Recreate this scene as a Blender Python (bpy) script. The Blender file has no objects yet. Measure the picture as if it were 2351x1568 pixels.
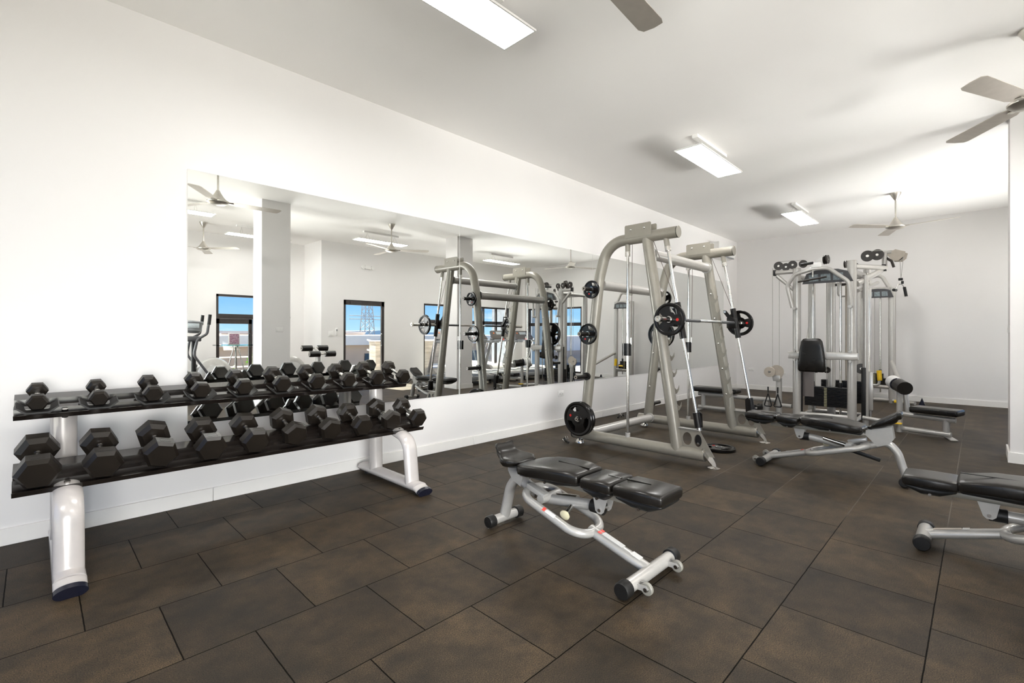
import bpy, bmesh, math, random
from mathutils import Vector, Matrix
random.seed(7)
scene = bpy.context.scene
COL = scene.collection
R = math.radians
V = Vector

# ------------------------------------------------------------------ camera
cam_data = bpy.data.cameras.new('camera')
cam = bpy.data.objects.new('camera', cam_data)
COL.objects.link(cam)
cam.location = (0, 0, 1.23)
cam.rotation_euler = (R(90), 0, R(44.7 - 90))
cam_data.sensor_width = 36
cam_data.lens = 36 * 1085 / 2351
cam_data.shift_y = -13 / 2351
cam_data.clip_start = 0.05
cam_data.clip_end = 600
scene.camera = cam

# ------------------------------------------------------------------ exposure and cycles
vs = scene.view_settings
vs.view_transform = 'Standard'
vs.look = 'None'
vs.gamma = 1
vs.exposure = 0.33
vs.use_curve_mapping = False
cy = scene.cycles
cy.max_bounces = 10
cy.diffuse_bounces = 6
cy.glossy_bounces = 6
cy.transmission_bounces = 6
cy.transparent_max_bounces = 12
cy.caustics_reflective = False
cy.caustics_refractive = False
cy.sample_clamp_indirect = 6
cy.blur_glossy = 0.5
cy.use_denoising = True

# ------------------------------------------------------------------ world sky
world = bpy.data.worlds.new('sky')
scene.world = world
world.use_nodes = True
nt = world.node_tree
nt.nodes.clear()
wo = nt.nodes.new('ShaderNodeOutputWorld')
bg = nt.nodes.new('ShaderNodeBackground')
tc = nt.nodes.new('ShaderNodeTexCoord')
sep = nt.nodes.new('ShaderNodeSeparateXYZ')
nt.links.new(tc.outputs['Generated'], sep.inputs[0])
ramp = nt.nodes.new('ShaderNodeValToRGB')
cr = ramp.color_ramp
cr.elements[0].position = 0.0
cr.elements[0].color = (0.50, 0.78, 1.0, 1)
cr.elements[1].position = 0.5
cr.elements[1].color = (0.07, 0.25, 0.85, 1)
e = cr.elements.new(0.09)
e.color = (0.15, 0.46, 1.0, 1)
nt.links.new(sep.outputs['Z'], ramp.inputs[0])
mp = nt.nodes.new('ShaderNodeMapping')
mp.inputs['Scale'].default_value = (3.0, 3.0, 16.0)
nt.links.new(tc.outputs['Generated'], mp.inputs[0])
nz = nt.nodes.new('ShaderNodeTexNoise')
nz.inputs['Scale'].default_value = 1.6
nz.inputs['Detail'].default_value = 6
nt.links.new(mp.outputs[0], nz.inputs['Vector'])
cramp = nt.nodes.new('ShaderNodeValToRGB')
cramp.color_ramp.elements[0].position = 0.53
cramp.color_ramp.elements[0].color = (0, 0, 0, 1)
cramp.color_ramp.elements[1].position = 0.68
cramp.color_ramp.elements[1].color = (1, 1, 1, 1)
nt.links.new(nz.outputs['Fac'], cramp.inputs[0])
mx = nt.nodes.new('ShaderNodeMixRGB')
mx.inputs[2].default_value = (1.0, 1.0, 1.0, 1)
nt.links.new(cramp.outputs[0], mx.inputs[0])
nt.links.new(ramp.outputs[0], mx.inputs[1])
nt.links.new(mx.outputs[0], bg.inputs[0])
bg.inputs[1].default_value = 0.98
nt.links.new(bg.outputs[0], wo.inputs[0])

# ------------------------------------------------------------------ lights: sun, window daylight and added fill
def sun(direction, strength, angle, color):
    d = bpy.data.lights.new('sun', 'SUN')
    d.energy = strength
    d.angle = R(angle)
    d.color = color
    o = bpy.data.objects.new('sun', d)
    COL.objects.link(o)
    o.rotation_euler = V(direction).to_track_quat('-Z', 'Y').to_euler()
    return o
sun((0.10, 0.74, -0.67), 42.0, 0.6, (1.0, 0.95, 0.86))

def daylight(loc, direction, w, h, power, spread=80, color=(1.0, 0.985, 0.96)):
    d = bpy.data.lights.new('daylight_fill', 'AREA')
    d.shape = 'RECTANGLE'
    d.size = w
    d.size_y = h
    d.energy = power
    d.spread = R(spread)
    d.color = color
    o = bpy.data.objects.new('daylight_fill', d)
    COL.objects.link(o)
    o.location = loc
    o.rotation_euler = V(direction).to_track_quat('-Z', 'Z').to_euler()
    return o
# daylight thrown up off the sunlit terrace through each window, towards ceiling and far wall
daylight((9.3, -2.83, 1.35), (0, 0.90, 0.43), 3.2, 1.1, 52, 56)
daylight((5.86, -2.83, 1.35), (0, 0.90, 0.43), 1.0, 1.1, 14, 56)
daylight((3.6, -3.83, 1.35), (0, 0.90, 0.43), 1.4, 1.1, 14, 56)
daylight((11.5, -1.5, 1.35), (-0.90, 0.1, 0.43), 2.2, 1.1, 22, 56)
# added fill lamps in made-up glazing, unseen behind and beside the camera
daylight((-2.5, -0.7, 1.6), (1, -0.10, 0.42), 3.0, 2.4, 84, 96)
daylight((-0.5, -3.85, 1.1), (0.45, 1, -0.17), 3.2, 1.9, 84, 76)

# ------------------------------------------------------------------ materials
MATS = {}
def mat(name, color, rough=0.5, metal=0.0, spec=0.5, emit=0.0, noise=0.0, nscale=8.0, bump=0.0, bscale=200.0, coat=0.0, trans=0.0):
    m = bpy.data.materials.new(name)
    m.use_nodes = True
    t = m.node_tree
    b = t.nodes['Principled BSDF']
    b.inputs['Base Color'].default_value = (*color, 1)
    b.inputs['Roughness'].default_value = rough
    b.inputs['Metallic'].default_value = metal
    b.inputs['Specular IOR Level'].default_value = spec
    if coat:
        b.inputs['Coat Weight'].default_value = coat
        b.inputs['Coat Roughness'].default_value = 0.08
    if trans:
        b.inputs['Transmission Weight'].default_value = trans
    if emit:
        b.inputs['Emission Color'].default_value = (*color, 1)
        b.inputs['Emission Strength'].default_value = emit
    if noise or bump:
        c = t.nodes.new('ShaderNodeTexCoord')
    if noise:
        n = t.nodes.new('ShaderNodeTexNoise')
        n.inputs['Scale'].default_value = nscale
        n.inputs['Detail'].default_value = 3
        t.links.new(c.outputs['Object'], n.inputs['Vector'])
        r = t.nodes.new('ShaderNodeValToRGB')
        r.color_ramp.elements[0].position = 0.3
        r.color_ramp.elements[1].position = 0.7
        r.color_ramp.elements[0].color = (*[x * (1 - noise) for x in color], 1)
        r.color_ramp.elements[1].color = (*[min(1, x * (1 + noise)) for x in color], 1)
        t.links.new(n.outputs['Fac'], r.inputs[0])
        t.links.new(r.outputs[0], b.inputs['Base Color'])
    if bump:
        n2 = t.nodes.new('ShaderNodeTexNoise')
        n2.inputs['Scale'].default_value = bscale
        n2.inputs['Detail'].default_value = 2
        t.links.new(c.outputs['Object'], n2.inputs['Vector'])
        bp = t.nodes.new('ShaderNodeBump')
        bp.inputs['Strength'].default_value = bump
        bp.inputs['Distance'].default_value = 0.002
        t.links.new(n2.outputs['Fac'], bp.inputs['Height'])
        t.links.new(bp.outputs[0], b.inputs['Normal'])
    MATS[name] = m
    return m

WALL = mat('wall_paint', (0.80, 0.783, 0.772), 0.35, spec=0.35, noise=0.01, nscale=1.5)
CEIL = mat('ceiling_paint', (0.93, 0.915, 0.90), 0.8, spec=0.2, noise=0.01, nscale=1.0)
BASE = mat('baseboard_paint', (0.84, 0.82, 0.79), 0.4, noise=0.01)
SILVER = mat("silver_paint", (0.262, 0.243, 0.205), 0.36, metal=0.15, spec=0.5, noise=0.03, nscale=30, coat=0.25)
SILVER2 = mat("pale_silver_paint", (0.44, 0.425, 0.402), 0.30, metal=0.25, spec=0.5, noise=0.03, nscale=30, coat=0.35)
RACKP = mat('rack_paint', (0.56, 0.525, 0.505), 0.24, metal=0.12, noise=0.02, nscale=20, coat=0.3)
CHROME = mat('chrome', (0.58, 0.56, 0.53), 0.16, metal=1.0, noise=0.03, nscale=60)
NICKEL = mat('brushed_nickel', (0.55, 0.52, 0.47), 0.30, metal=0.8, noise=0.05, nscale=40)
VINYL = mat('black_vinyl', (0.010, 0.0085, 0.007), 0.27, spec=0.32, noise=0.15, nscale=6, bump=0.03, bscale=300)
RUBBER = mat('black_rubber', (0.0135, 0.0102, 0.0075), 0.36, spec=0.34, noise=0.2, nscale=12, bump=0.08, bscale=400)
PLATE = mat('gloss_black_plate', (0.006, 0.005, 0.0045), 0.20, spec=0.28, noise=0.2, nscale=15)
BLACK = mat('black_powder_coat', (0.008, 0.0065, 0.0055), 0.30, spec=0.3, noise=0.2, nscale=30)
SHROUD = mat('shroud_grey', (0.22, 0.19, 0.18), 0.4)
SHELF = mat('shelf_black_gloss', (0.012, 0.009, 0.0075), 0.17, spec=0.8, noise=0.1, nscale=6)
BLACKP = mat('black_plastic', (0.010, 0.0095, 0.009), 0.42, spec=0.3, noise=0.1, nscale=30)
CAPM = mat('dark_blue_cap', (0.010, 0.011, 0.022), 0.25, noise=0.1, nscale=30)
DARKCABLE = mat('cable_coating', (0.09, 0.055, 0.045), 0.5, noise=0.1, nscale=30)
GREYCABLE = mat('grey_cable', (0.30, 0.29, 0.27), 0.5, noise=0.1, nscale=30)
RED = mat('red_badge', (0.75, 0.02, 0.015), 0.35, noise=0.1, nscale=60)
REDST = mat('red_sticker', (0.80, 0.04, 0.02), 0.4, noise=0.1, nscale=60)
WHITEST = mat('white_sticker', (0.60, 0.59, 0.575), 0.4, noise=0.22, nscale=420)
CREAM = mat('cream_plastic', (0.66, 0.61, 0.42), 0.35, noise=0.05, nscale=30)
YELLOW = mat('yellow_plastic', (0.85, 0.55, 0.02), 0.4, noise=0.05, nscale=30)
WHITEP = mat('white_plastic', (0.80, 0.79, 0.77), 0.35, noise=0.02, nscale=30)
LED = mat('led_diffuser', (1.0, 0.985, 0.96), 0.5, emit=30.0)
BRONZE = mat('dark_bronze_frame', (0.035, 0.028, 0.026), 0.4, metal=0.3, noise=0.1, nscale=20)
DISPLAY = mat('display_board', (0.06, 0.075, 0.085), 0.3, noise=0.3, nscale=25)
GUARD = mat('smoked_guard', (0.022, 0.017, 0.014), 0.3, spec=0.3, noise=0.1, nscale=10)
BEIGE = mat('beige_cover', (0.42, 0.37, 0.31), 0.4, noise=0.05, nscale=20)
GREYPL = mat('grey_plastic', (0.22, 0.23, 0.24), 0.4, noise=0.1, nscale=20)
DARKGR = mat('charcoal_plastic', (0.07, 0.07, 0.075), 0.4, noise=0.1, nscale=20)
BELT = mat('treadmill_belt', (0.03, 0.03, 0.03), 0.6, noise=0.1, nscale=40)
SCREEN = mat('console_face', (0.10, 0.09, 0.08), 0.3, noise=0.3, nscale=60)
LCD = mat('lcd_window', (0.45, 0.50, 0.52), 0.3, noise=0.1, nscale=60)
ORANGE = mat('orange_button', (0.85, 0.18, 0.03), 0.4, noise=0.05)
ASPHALT = mat('asphalt', (0.10, 0.095, 0.10), 0.9, noise=0.15, nscale=0.4)
PAVE = mat('terrace_paving', (0.42, 0.40, 0.37), 0.8, noise=0.08, nscale=3)
TAUPE = mat('taupe_render', (0.62, 0.44, 0.31), 0.8, noise=0.05, nscale=1)
OFFW = mat('white_render', (0.92, 0.80, 0.68), 0.7, noise=0.04, nscale=1)
DGLASS = mat('dark_window_glass', (0.03, 0.045, 0.07), 0.1, noise=0.2, nscale=2)
LEAF = mat('leaf_green', (0.16, 0.30, 0.03), 0.6, noise=0.5, nscale=14)
TERRA = mat('terracotta', (0.50, 0.17, 0.07), 0.7, noise=0.1, nscale=12)
STEEL = mat('galvanised_steel', (0.28, 0.29, 0.31), 0.5, metal=0.4, noise=0.1, nscale=5)
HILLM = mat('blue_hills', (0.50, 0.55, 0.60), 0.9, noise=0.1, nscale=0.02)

def floor_material():
    m = bpy.data.materials.new('rubber_floor_tiles')
    m.use_nodes = True
    t = m.node_tree
    N, L = t.nodes, t.links
    b = N['Principled BSDF']
    c = N.new('ShaderNodeTexCoord')
    mpn = N.new('ShaderNodeMapping')
    mpn.inputs['Location'].default_value = (-0.15, -0.148, 0)
    L.new(c.outputs['Object'], mpn.inputs[0])
    # slightly wavering joints
    wn = N.new('ShaderNodeTexNoise'); wn.inputs['Scale'].default_value = 14
    L.new(c.outputs['Object'], wn.inputs['Vector'])
    wm = N.new('ShaderNodeVectorMath'); wm.operation = 'MULTIPLY_ADD'
    wm.inputs[1].default_value = (0.003, 0.003, 0)
    L.new(wn.outputs['Color'], wm.inputs[0]); L.new(mpn.outputs[0], wm.inputs[2])
    br = N.new('ShaderNodeTexBrick')
    br.offset = 0.5; br.offset_frequency = 2; br.squash = 1.0
    br.inputs['Scale'].default_value = 1.0
    br.inputs['Brick Width'].default_value = 0.5
    br.inputs['Row Height'].default_value = 0.5
    br.inputs['Mortar Size'].default_value = 0.0029
    br.inputs['Mortar Smooth'].default_value = 0.25
    br.inputs['Bias'].default_value = 0.0
    br.inputs['Color1'].default_value = (0.0195, 0.0138, 0.0080, 1)
    br.inputs['Color2'].default_value = (0.037, 0.0268, 0.0160, 1)
    br.inputs['Mortar'].default_value = (0.003, 0.0025, 0.002, 1)
    L.new(wm.outputs[0], br.inputs['Vector'])
    # worn patches
    n1 = N.new('ShaderNodeTexNoise'); n1.inputs['Scale'].default_value = 2.6; n1.inputs['Detail'].default_value = 4
    L.new(c.outputs['Object'], n1.inputs['Vector'])
    r1 = N.new('ShaderNodeValToRGB')
    r1.color_ramp.elements[0].position = 0.30; r1.color_ramp.elements[0].color = (0.62, 0.62, 0.63, 1)
    r1.color_ramp.elements[1].position = 0.72; r1.color_ramp.elements[1].color = (1.42, 1.38, 1.32, 1)
    L.new(n1.outputs['Fac'], r1.inputs[0])
    m1 = N.new('ShaderNodeMixRGB'); m1.blend_type = 'MULTIPLY'; m1.inputs[0].default_value = 1
    L.new(br.outputs['Color'], m1.inputs[1]); L.new(r1.outputs[0], m1.inputs[2])
    # smaller scuffs
    n4 = N.new('ShaderNodeTexNoise'); n4.inputs['Scale'].default_value = 7.5; n4.inputs['Detail'].default_value = 5; n4.inputs['Roughness'].default_value = 0.65
    L.new(c.outputs['Object'], n4.inputs['Vector'])
    r4 = N.new('ShaderNodeValToRGB')
    r4.color_ramp.elements[0].position = 0.34; r4.color_ramp.elements[0].color = (0.66, 0.67, 0.69, 1)
    r4.color_ramp.elements[1].position = 0.68; r4.color_ramp.elements[1].color = (1.50, 1.46, 1.40, 1)
    L.new(n4.outputs['Fac'], r4.inputs[0])
    m4 = N.new('ShaderNodeMixRGB'); m4.blend_type = 'MULTIPLY'; m4.inputs[0].default_value = 1
    L.new(m1.outputs[0], m4.inputs[1]); L.new(r4.outputs[0], m4.inputs[2])
    m1 = m4
    # rubber granules
    n2 = N.new('ShaderNodeTexNoise'); n2.inputs['Scale'].default_value = 240; n2.inputs['Detail'].default_value = 4
    L.new(c.outputs['Object'], n2.inputs['Vector'])
    r2 = N.new('ShaderNodeValToRGB')
    r2.color_ramp.elements[0].position = 0.35; r2.color_ramp.elements[0].color = (0.36, 0.35, 0.33, 1)
    r2.color_ramp.elements[1].position = 0.70; r2.color_ramp.elements[1].color = (2.2, 2.15, 2.05, 1)
    L.new(n2.outputs['Fac'], r2.inputs[0])
    m2 = N.new('ShaderNodeMixRGB'); m2.blend_type = 'MULTIPLY'; m2.inputs[0].default_value = 1
    L.new(m1.outputs[0], m2.inputs[1]); L.new(r2.outputs[0], m2.inputs[2])
    # dust caught in the joints away from the rack
    n3 = N.new('ShaderNodeTexNoise'); n3.inputs['Scale'].default_value = 1.3
    L.new(c.outputs['Object'], n3.inputs['Vector'])
    sx = N.new('ShaderNodeSeparateXYZ'); L.new(c.outputs['Object'], sx.inputs[0])
    mr = N.new('ShaderNodeMapRange'); mr.inputs[1].default_value = 2.6; mr.inputs[2].default_value = 4.6
    mr.inputs[3].default_value = -0.35; mr.inputs[4].default_value = 0.25
    L.new(sx.outputs['X'], mr.inputs[0])
    ad = N.new('ShaderNodeMath'); ad.operation = 'ADD'; L.new(n3.outputs['Fac'], ad.inputs[0]); L.new(mr.outputs[0], ad.inputs[1])
    st = N.new('ShaderNodeMapRange'); st.inputs[1].default_value = 0.5; st.inputs[2].default_value = 0.75; st.inputs[4].default_value = 0.8
    L.new(ad.outputs[0], st.inputs[0])
    mu = N.new('ShaderNodeMath'); mu.operation = 'MULTIPLY'; L.new(st.outputs[0], mu.inputs[0]); L.new(br.outputs['Fac'], mu.inputs[1])
    m3 = N.new('ShaderNodeMixRGB'); m3.inputs[2].default_value = (0.16, 0.14, 0.12, 1)
    L.new(mu.outputs[0], m3.inputs[0]); L.new(m2.outputs[0], m3.inputs[1])
    L.new(m3.outputs[0], b.inputs['Base Color'])
    b.inputs['Roughness'].default_value = 0.60
    sj = N.new('ShaderNodeMapRange'); sj.inputs[3].default_value = 0.27; sj.inputs[4].default_value = 0.04
    L.new(br.outputs['Fac'], sj.inputs[0]); L.new(sj.outputs[0], b.inputs['Specular IOR Level'])
    bp = N.new('ShaderNodeBump'); bp.inputs['Strength'].default_value = 0.32; bp.inputs['Distance'].default_value = 0.002
    sub = N.new('ShaderNodeMath'); sub.operation = 'MULTIPLY_ADD'; sub.inputs[1].default_value = -2.0
    L.new(br.outputs['Fac'], sub.inputs[0]); L.new(n2.outputs['Fac'], sub.inputs[2])
    L.new(sub.outputs[0], bp.inputs['Height']); L.new(bp.outputs[0], b.inputs['Normal'])
    return m
FLOOR = floor_material()

def simple_nodes(name):
    m = bpy.data.materials.new(name)
    m.use_nodes = True
    m.node_tree.nodes.clear()
    o = m.node_tree.nodes.new('ShaderNodeOutputMaterial')
    return m, m.node_tree, o
MIRROR, t_, o_ = simple_nodes('mirror_silvering')
g_ = t_.nodes.new('ShaderNodeBsdfGlossy'); g_.inputs['Color'].default_value = (0.93, 0.945, 0.93, 1); g_.inputs['Roughness'].default_value = 0.0
t_.links.new(g_.outputs[0], o_.inputs[0])
GLASS, t_, o_ = simple_nodes('window_glass')
g_ = t_.nodes.new('ShaderNodeBsdfGlossy'); g_.inputs['Roughness'].default_value = 0.0
tr_ = t_.nodes.new('ShaderNodeBsdfTransparent'); tr_.inputs[0].default_value = (0.95, 0.98, 0.97, 1)
fr_ = t_.nodes.new('ShaderNodeFresnel'); fr_.inputs[0].default_value = 1.3
mi_ = t_.nodes.new('ShaderNodeMixShader')
t_.links.new(fr_.outputs[0], mi_.inputs[0]); t_.links.new(tr_.outputs[0], mi_.inputs[1]); t_.links.new(g_.outputs[0], mi_.inputs[2]); t_.links.new(mi_.outputs[0], o_.inputs[0])
GREENGL, t_, o_ = simple_nodes('green_edge_glass')
g_ = t_.nodes.new('ShaderNodeBsdfGlossy'); g_.inputs['Roughness'].default_value = 0.02
tr_ = t_.nodes.new('ShaderNodeBsdfTransparent'); tr_.inputs[0].default_value = (0.55, 0.90, 0.80, 1)
fr_ = t_.nodes.new('ShaderNodeFresnel'); fr_.inputs[0].default_value = 1.5
mi_ = t_.nodes.new('ShaderNodeMixShader')
t_.links.new(fr_.outputs[0], mi_.inputs[0]); t_.links.new(tr_.outputs[0], mi_.inputs[1]); t_.links.new(g_.outputs[0], mi_.inputs[2]); t_.links.new(mi_.outputs[0], o_.inputs[0])

def wood_material():
    m = mat('wood_look_cladding', (0.30, 0.26, 0.22), 0.7)
    t = m.node_tree
    c = t.nodes.new('ShaderNodeTexCoord'); mpn = t.nodes.new('ShaderNodeMapping')
    mpn.inputs['Scale'].default_value = (0.6, 0.6, 7.0)
    t.links.new(c.outputs['Object'], mpn.inputs[0])
    n = t.nodes.new('ShaderNodeTexNoise'); n.inputs['Scale'].default_value = 2.2; n.inputs['Detail'].default_value = 5
    t.links.new(mpn.outputs[0], n.inputs['Vector'])
    r = t.nodes.new('ShaderNodeValToRGB')
    r.color_ramp.elements[0].position = 0.3; r.color_ramp.elements[0].color = (0.17, 0.14, 0.12, 1)
    r.color_ramp.elements[1].position = 0.7; r.color_ramp.elements[1].color = (0.33, 0.285, 0.24, 1)
    t.links.new(n.outputs['Fac'], r.inputs[0]); t.links.new(r.outputs[0], t.nodes['Principled BSDF'].inputs['Base Color'])
    return m
WOOD = wood_material()

def brochure_material():
    m = mat('brochure_print', (0.4, 0.3, 0.35), 0.4)
    t = m.node_tree
    c = t.nodes.new('ShaderNodeTexCoord')
    n = t.nodes.new('ShaderNodeTexVoronoi'); n.inputs['Scale'].default_value = 70
    t.links.new(c.outputs['Object'], n.inputs['Vector'])
    r = t.nodes.new('ShaderNodeValToRGB')
    r.color_ramp.elements[0].color = (0.10, 0.05, 0.08, 1); r.color_ramp.elements[1].color = (0.55, 0.50, 0.55, 1)
    e = r.color_ramp.elements.new(0.5); e.color = (0.35, 0.18, 0.25, 1)
    t.links.new(n.outputs['Color'], r.inputs[0]); t.links.new(r.outputs[0], t.nodes['Principled BSDF'].inputs['Base Color'])
    return m
BROCHURE = brochure_material()

# ------------------------------------------------------------------ mesh helpers
ORG = V((0, 0, 0))
def set_org(v):
    global ORG
    ORG = V(v)

def fil(pts, rad, n=6):
    """round the inner corners of a polyline"""
    pts = [V(p) for p in pts]
    out = [pts[0]]
    for i in range(1, len(pts) - 1):
        p, a, b = pts[i], pts[i - 1], pts[i + 1]
        r = rad[i - 1] if isinstance(rad, (list, tuple)) else rad
        u, w = (a - p), (b - p)
        lu, lw = u.length, w.length
        u.normalize(); w.normalize()
        ang = u.angle(w)
        if ang > math.pi - 0.02 or r <= 0:
            out.append(p); continue
        d = min(r / math.tan(ang / 2), lu * 0.49, lw * 0.49)
        rr = d * math.tan(ang / 2)
        cdir = (u + w).normalized()
        cen = p + cdir * (rr / math.sin(ang / 2))
        p0, p1 = p + u * d, p + w * d
        a0, a1 = p0 - cen, p1 - cen
        tot = a0.angle(a1)
        ax = a0.cross(a1).normalized()
        for k in range(n + 1):
            out.append(cen + Matrix.Rotation(tot * k / n, 3, ax) @ a0)
    out.append(pts[-1])
    return out

class MB:
    def __init__(self):
        self.bm = bmesh.new()
    def _bev(self, verts, bev, seg=2, ang=0.5):
        es = set()
        vs_ = set(verts)
        for v in verts:
            for e in v.link_edges:
                if e.other_vert(v) in vs_ and len(e.link_faces) == 2 and e.calc_face_angle(0) > ang:
                    es.add(e)
        if es:
            bmesh.ops.bevel(self.bm, geom=list(es), offset=bev, segments=seg, profile=0.5, affect='EDGES', clamp_overlap=True)
    def box(self, c, s, rot=None, bev=0.0, seg=2):
        m = Matrix.Translation(V(c))
        if rot is not None:
            m = m @ (rot.to_4x4() if isinstance(rot, Matrix) else Matrix.Rotation(rot, 4, 'Z'))
        m = m @ Matrix.Diagonal((*s, 1))
        r = bmesh.ops.create_cube(self.bm, size=1, matrix=m)
        if bev:
            self._bev(r['verts'], bev, seg)
        return self
    def span(self, a, b, bev=0.0):
        a, b = V(a), V(b)
        return self.box((a + b) / 2, [abs(x) for x in (b - a)], bev=bev)
    def tube(self, pts, r, n=12, side=None, r2=None, cap=True, taper=None):
        pts = [V(p) for p in pts]
        rings = []
        prev = None
        for i, p in enumerate(pts):
            if i == 0: t = pts[1] - p
            elif i == len(pts) - 1: t = p - pts[-2]
            else: t = (pts[i + 1] - p).normalized() + (p - pts[i - 1]).normalized()
            t.normalize()
            if side is not None:
                a = V(side).normalized()
                a = (a - t * a.dot(t)).normalized()
            elif prev is None:
                a = t.orthogonal().normalized()
            else:
                a = (prev - t * prev.dot(t)).normalized()
            prev = a
            b = t.cross(a)
            k = taper[i] if taper else 1.0
            rb = (r2 if r2 else r) * k
            rings.append([self.bm.verts.new(p + a * (r * k * math.cos(2 * math.pi * j / n)) + b * (rb * math.sin(2 * math.pi * j / n))) for j in range(n)])
        for q, w in zip(rings, rings[1:]):
            for j in range(n):
                self.bm.faces.new((q[j], q[(j + 1) % n], w[(j + 1) % n], w[j]))
        if cap:
            self.bm.faces.new(rings[0][::-1]); self.bm.faces.new(rings[-1])
        return self
    def loop(self, pts, r, n=10, side=None):
        """closed tube"""
        pts = [V(p) for p in pts]
        rings = []
        m = len(pts)
        for i, p in enumerate(pts):
            t = (pts[(i + 1) % m] - pts[i - 1]).normalized()
            a = V(side).normalized(); a = (a - t * a.dot(t)).normalized(); b = t.cross(a)
            rings.append([self.bm.verts.new(p + (a * math.cos(2 * math.pi * j / n) + b * math.sin(2 * math.pi * j / n)) * r) for j in range(n)])
        for i in range(m):
            q, w = rings[i], rings[(i + 1) % m]
            for j in range(n):
                self.bm.faces.new((q[j], q[(j + 1) % n], w[(j + 1) % n], w[j]))
        return self
    def cyl(self, p0, p1, r, r2=None, n=20):
        p0, p1 = V(p0), V(p1)
        return self.lathe([(r, 0), (r if r2 is None else r2, (p1 - p0).length)], p0, p1 - p0, n)
    def lathe(self, prof, o, axis, n=24, phase=0.0, closed=False, squash=None):
        o = V(o); t = V(axis).normalized()
        ref = V((0, 0, 1)) if abs(t.z) < 0.9 else V((1, 0, 0))
        a = (ref - t * ref.dot(t)).normalized(); b = t.cross(a)
        rings = []
        for (r, h) in prof:
            if r < 1e-6:
                rings.append([self.bm.verts.new(o + t * h)])
            else:
                rings.append([self.bm.verts.new(o + t * h + (a * math.cos(2 * math.pi * j / n + phase) + b * math.sin(2 * math.pi * j / n + phase)) * r) for j in range(n)])
        pairs = list(zip(rings, rings[1:]))
        if closed: pairs.append((rings[-1], rings[0]))
        for q, w in pairs:
            for j in range(n):
                k = (j + 1) % n
                if len(q) == 1 and len(w) > 1: self.bm.faces.new((q[0], w[k], w[j]))
                elif len(w) == 1 and len(q) > 1: self.bm.faces.new((q[j], q[k], w[0]))
                elif len(q) > 1: self.bm.faces.new((q[j], q[k], w[k], w[j]))
        if not closed:
            if len(rings[0]) > 1: self.bm.faces.new(rings[0][::-1])
            if len(rings[-1]) > 1: self.bm.faces.new(rings[-1])
        return self
    def prism(self, poly, o, ua, ub, thick, bev=0.0, seg=2):
        """poly in (ua, ub) axes at o, extruded by the vector thick"""
        o, ua, ub, th = V(o), V(ua), V(ub), V(thick)
        lo = [self.bm.verts.new(o + ua * a + ub * b) for a, b in poly]
        hi = [self.bm.verts.new(v.co + th) for v in lo]
        k = len(poly)
        self.bm.faces.new(lo[::-1]); self.bm.faces.new(hi)
        for j in range(k):
            self.bm.faces.new((lo[j], lo[(j + 1) % k], hi[(j + 1) % k], hi[j]))
        if bev:
            self._bev(lo + hi, bev, seg, 0.9)
        return self
    def sheet(self, prof, x0, x1, th=0.004):
        """a folded sheet: profile of (y, z) points, run along x"""
        lo = []
        for (x) in (x0, x1):
            row = []
            for i, (y, z) in enumerate(prof):
                row.append(self.bm.verts.new((x, y, z)))
            row2 = []
            for i, (y, z) in enumerate(prof):
                a = V(prof[max(0, i - 1)]); b = V(prof[min(len(prof) - 1, i + 1)])
                d = (b - a).normalized()
                row2.append(self.bm.verts.new((x, y + d.y * th, z - d.x * th)))
            lo.append((row, row2))
        (a, a2), (b, b2) = lo
        for i in range(len(prof) - 1):
            self.bm.faces.new((a[i], a[i + 1], b[i + 1], b[i]))
            self.bm.faces.new((a2[i + 1], a2[i], b2[i], b2[i + 1]))
            self.bm.faces.new((a[i + 1], a[i], a2[i], a2[i + 1]))
            self.bm.faces.new((b[i], b[i + 1], b2[i + 1], b2[i]))
        self.bm.faces.new((a[0], b[0], b2[0], a2[0]))
        self.bm.faces.new((b[-1], a[-1], a2[-1], b2[-1]))
        return self
    def ball(self, c, r, s=(1, 1, 1), n=16):
        m = Matrix.Translation(V(c)) @ Matrix.Diagonal((*s, 1))
        bmesh.ops.create_uvsphere(self.bm, u_segments=n, v_segments=max(6, n // 2), radius=r, matrix=m)
        return self
    def build(self, name, m, parent=None, smooth=True, ang=38):
        bm = self.bm
        bmesh.ops.recalc_face_normals(bm, faces=bm.faces[:])
        if ORG.length:
            bmesh.ops.translate(bm, verts=bm.verts[:], vec=-ORG)
        lim = R(ang)
        for f in bm.faces: f.smooth = smooth
        for e in bm.edges:
            if len(e.link_faces) != 2 or e.calc_face_angle(0) > lim:
                e.smooth = False
        me = bpy.data.meshes.new(name)
        bm.to_mesh(me); bm.free()
        me.materials.append(m)
        o = bpy.data.objects.new(name, me)
        COL.objects.link(o)
        if parent is not None: o.parent = parent
        return o

def tag(o, label=None, cat=None, group=None, kind=None):
    if label: o['label'] = label
    if cat: o['category'] = cat
    if group: o['group'] = group
    if kind: o['kind'] = kind
    return o
def thing(name, label, cat, loc=(0, 0, 0), rz=0.0, group=None, world=True):
    """an Empty at the base; with world=True its parts are given in world coordinates"""
    o = bpy.data.objects.new(name, None)
    COL.objects.link(o)
    o.empty_display_size = 0.1
    o.location = loc
    o.rotation_euler = (0, 0, rz)
    set_org(loc if world else (0, 0, 0))
    return tag(o, label, cat, group)
def struct(name, mb, m, label=None):
    set_org((0, 0, 0))
    o = mb.build(name, m)
    o['kind'] = 'structure'
    if label: o['label'] = label
    return o
def copy_tree(o, parent=None):
    c = o.copy()
    COL.objects.link(c)
    if parent is not None: c.parent = parent
    for ch in list(o.children):
        copy_tree(ch, c)
    return c

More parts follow.
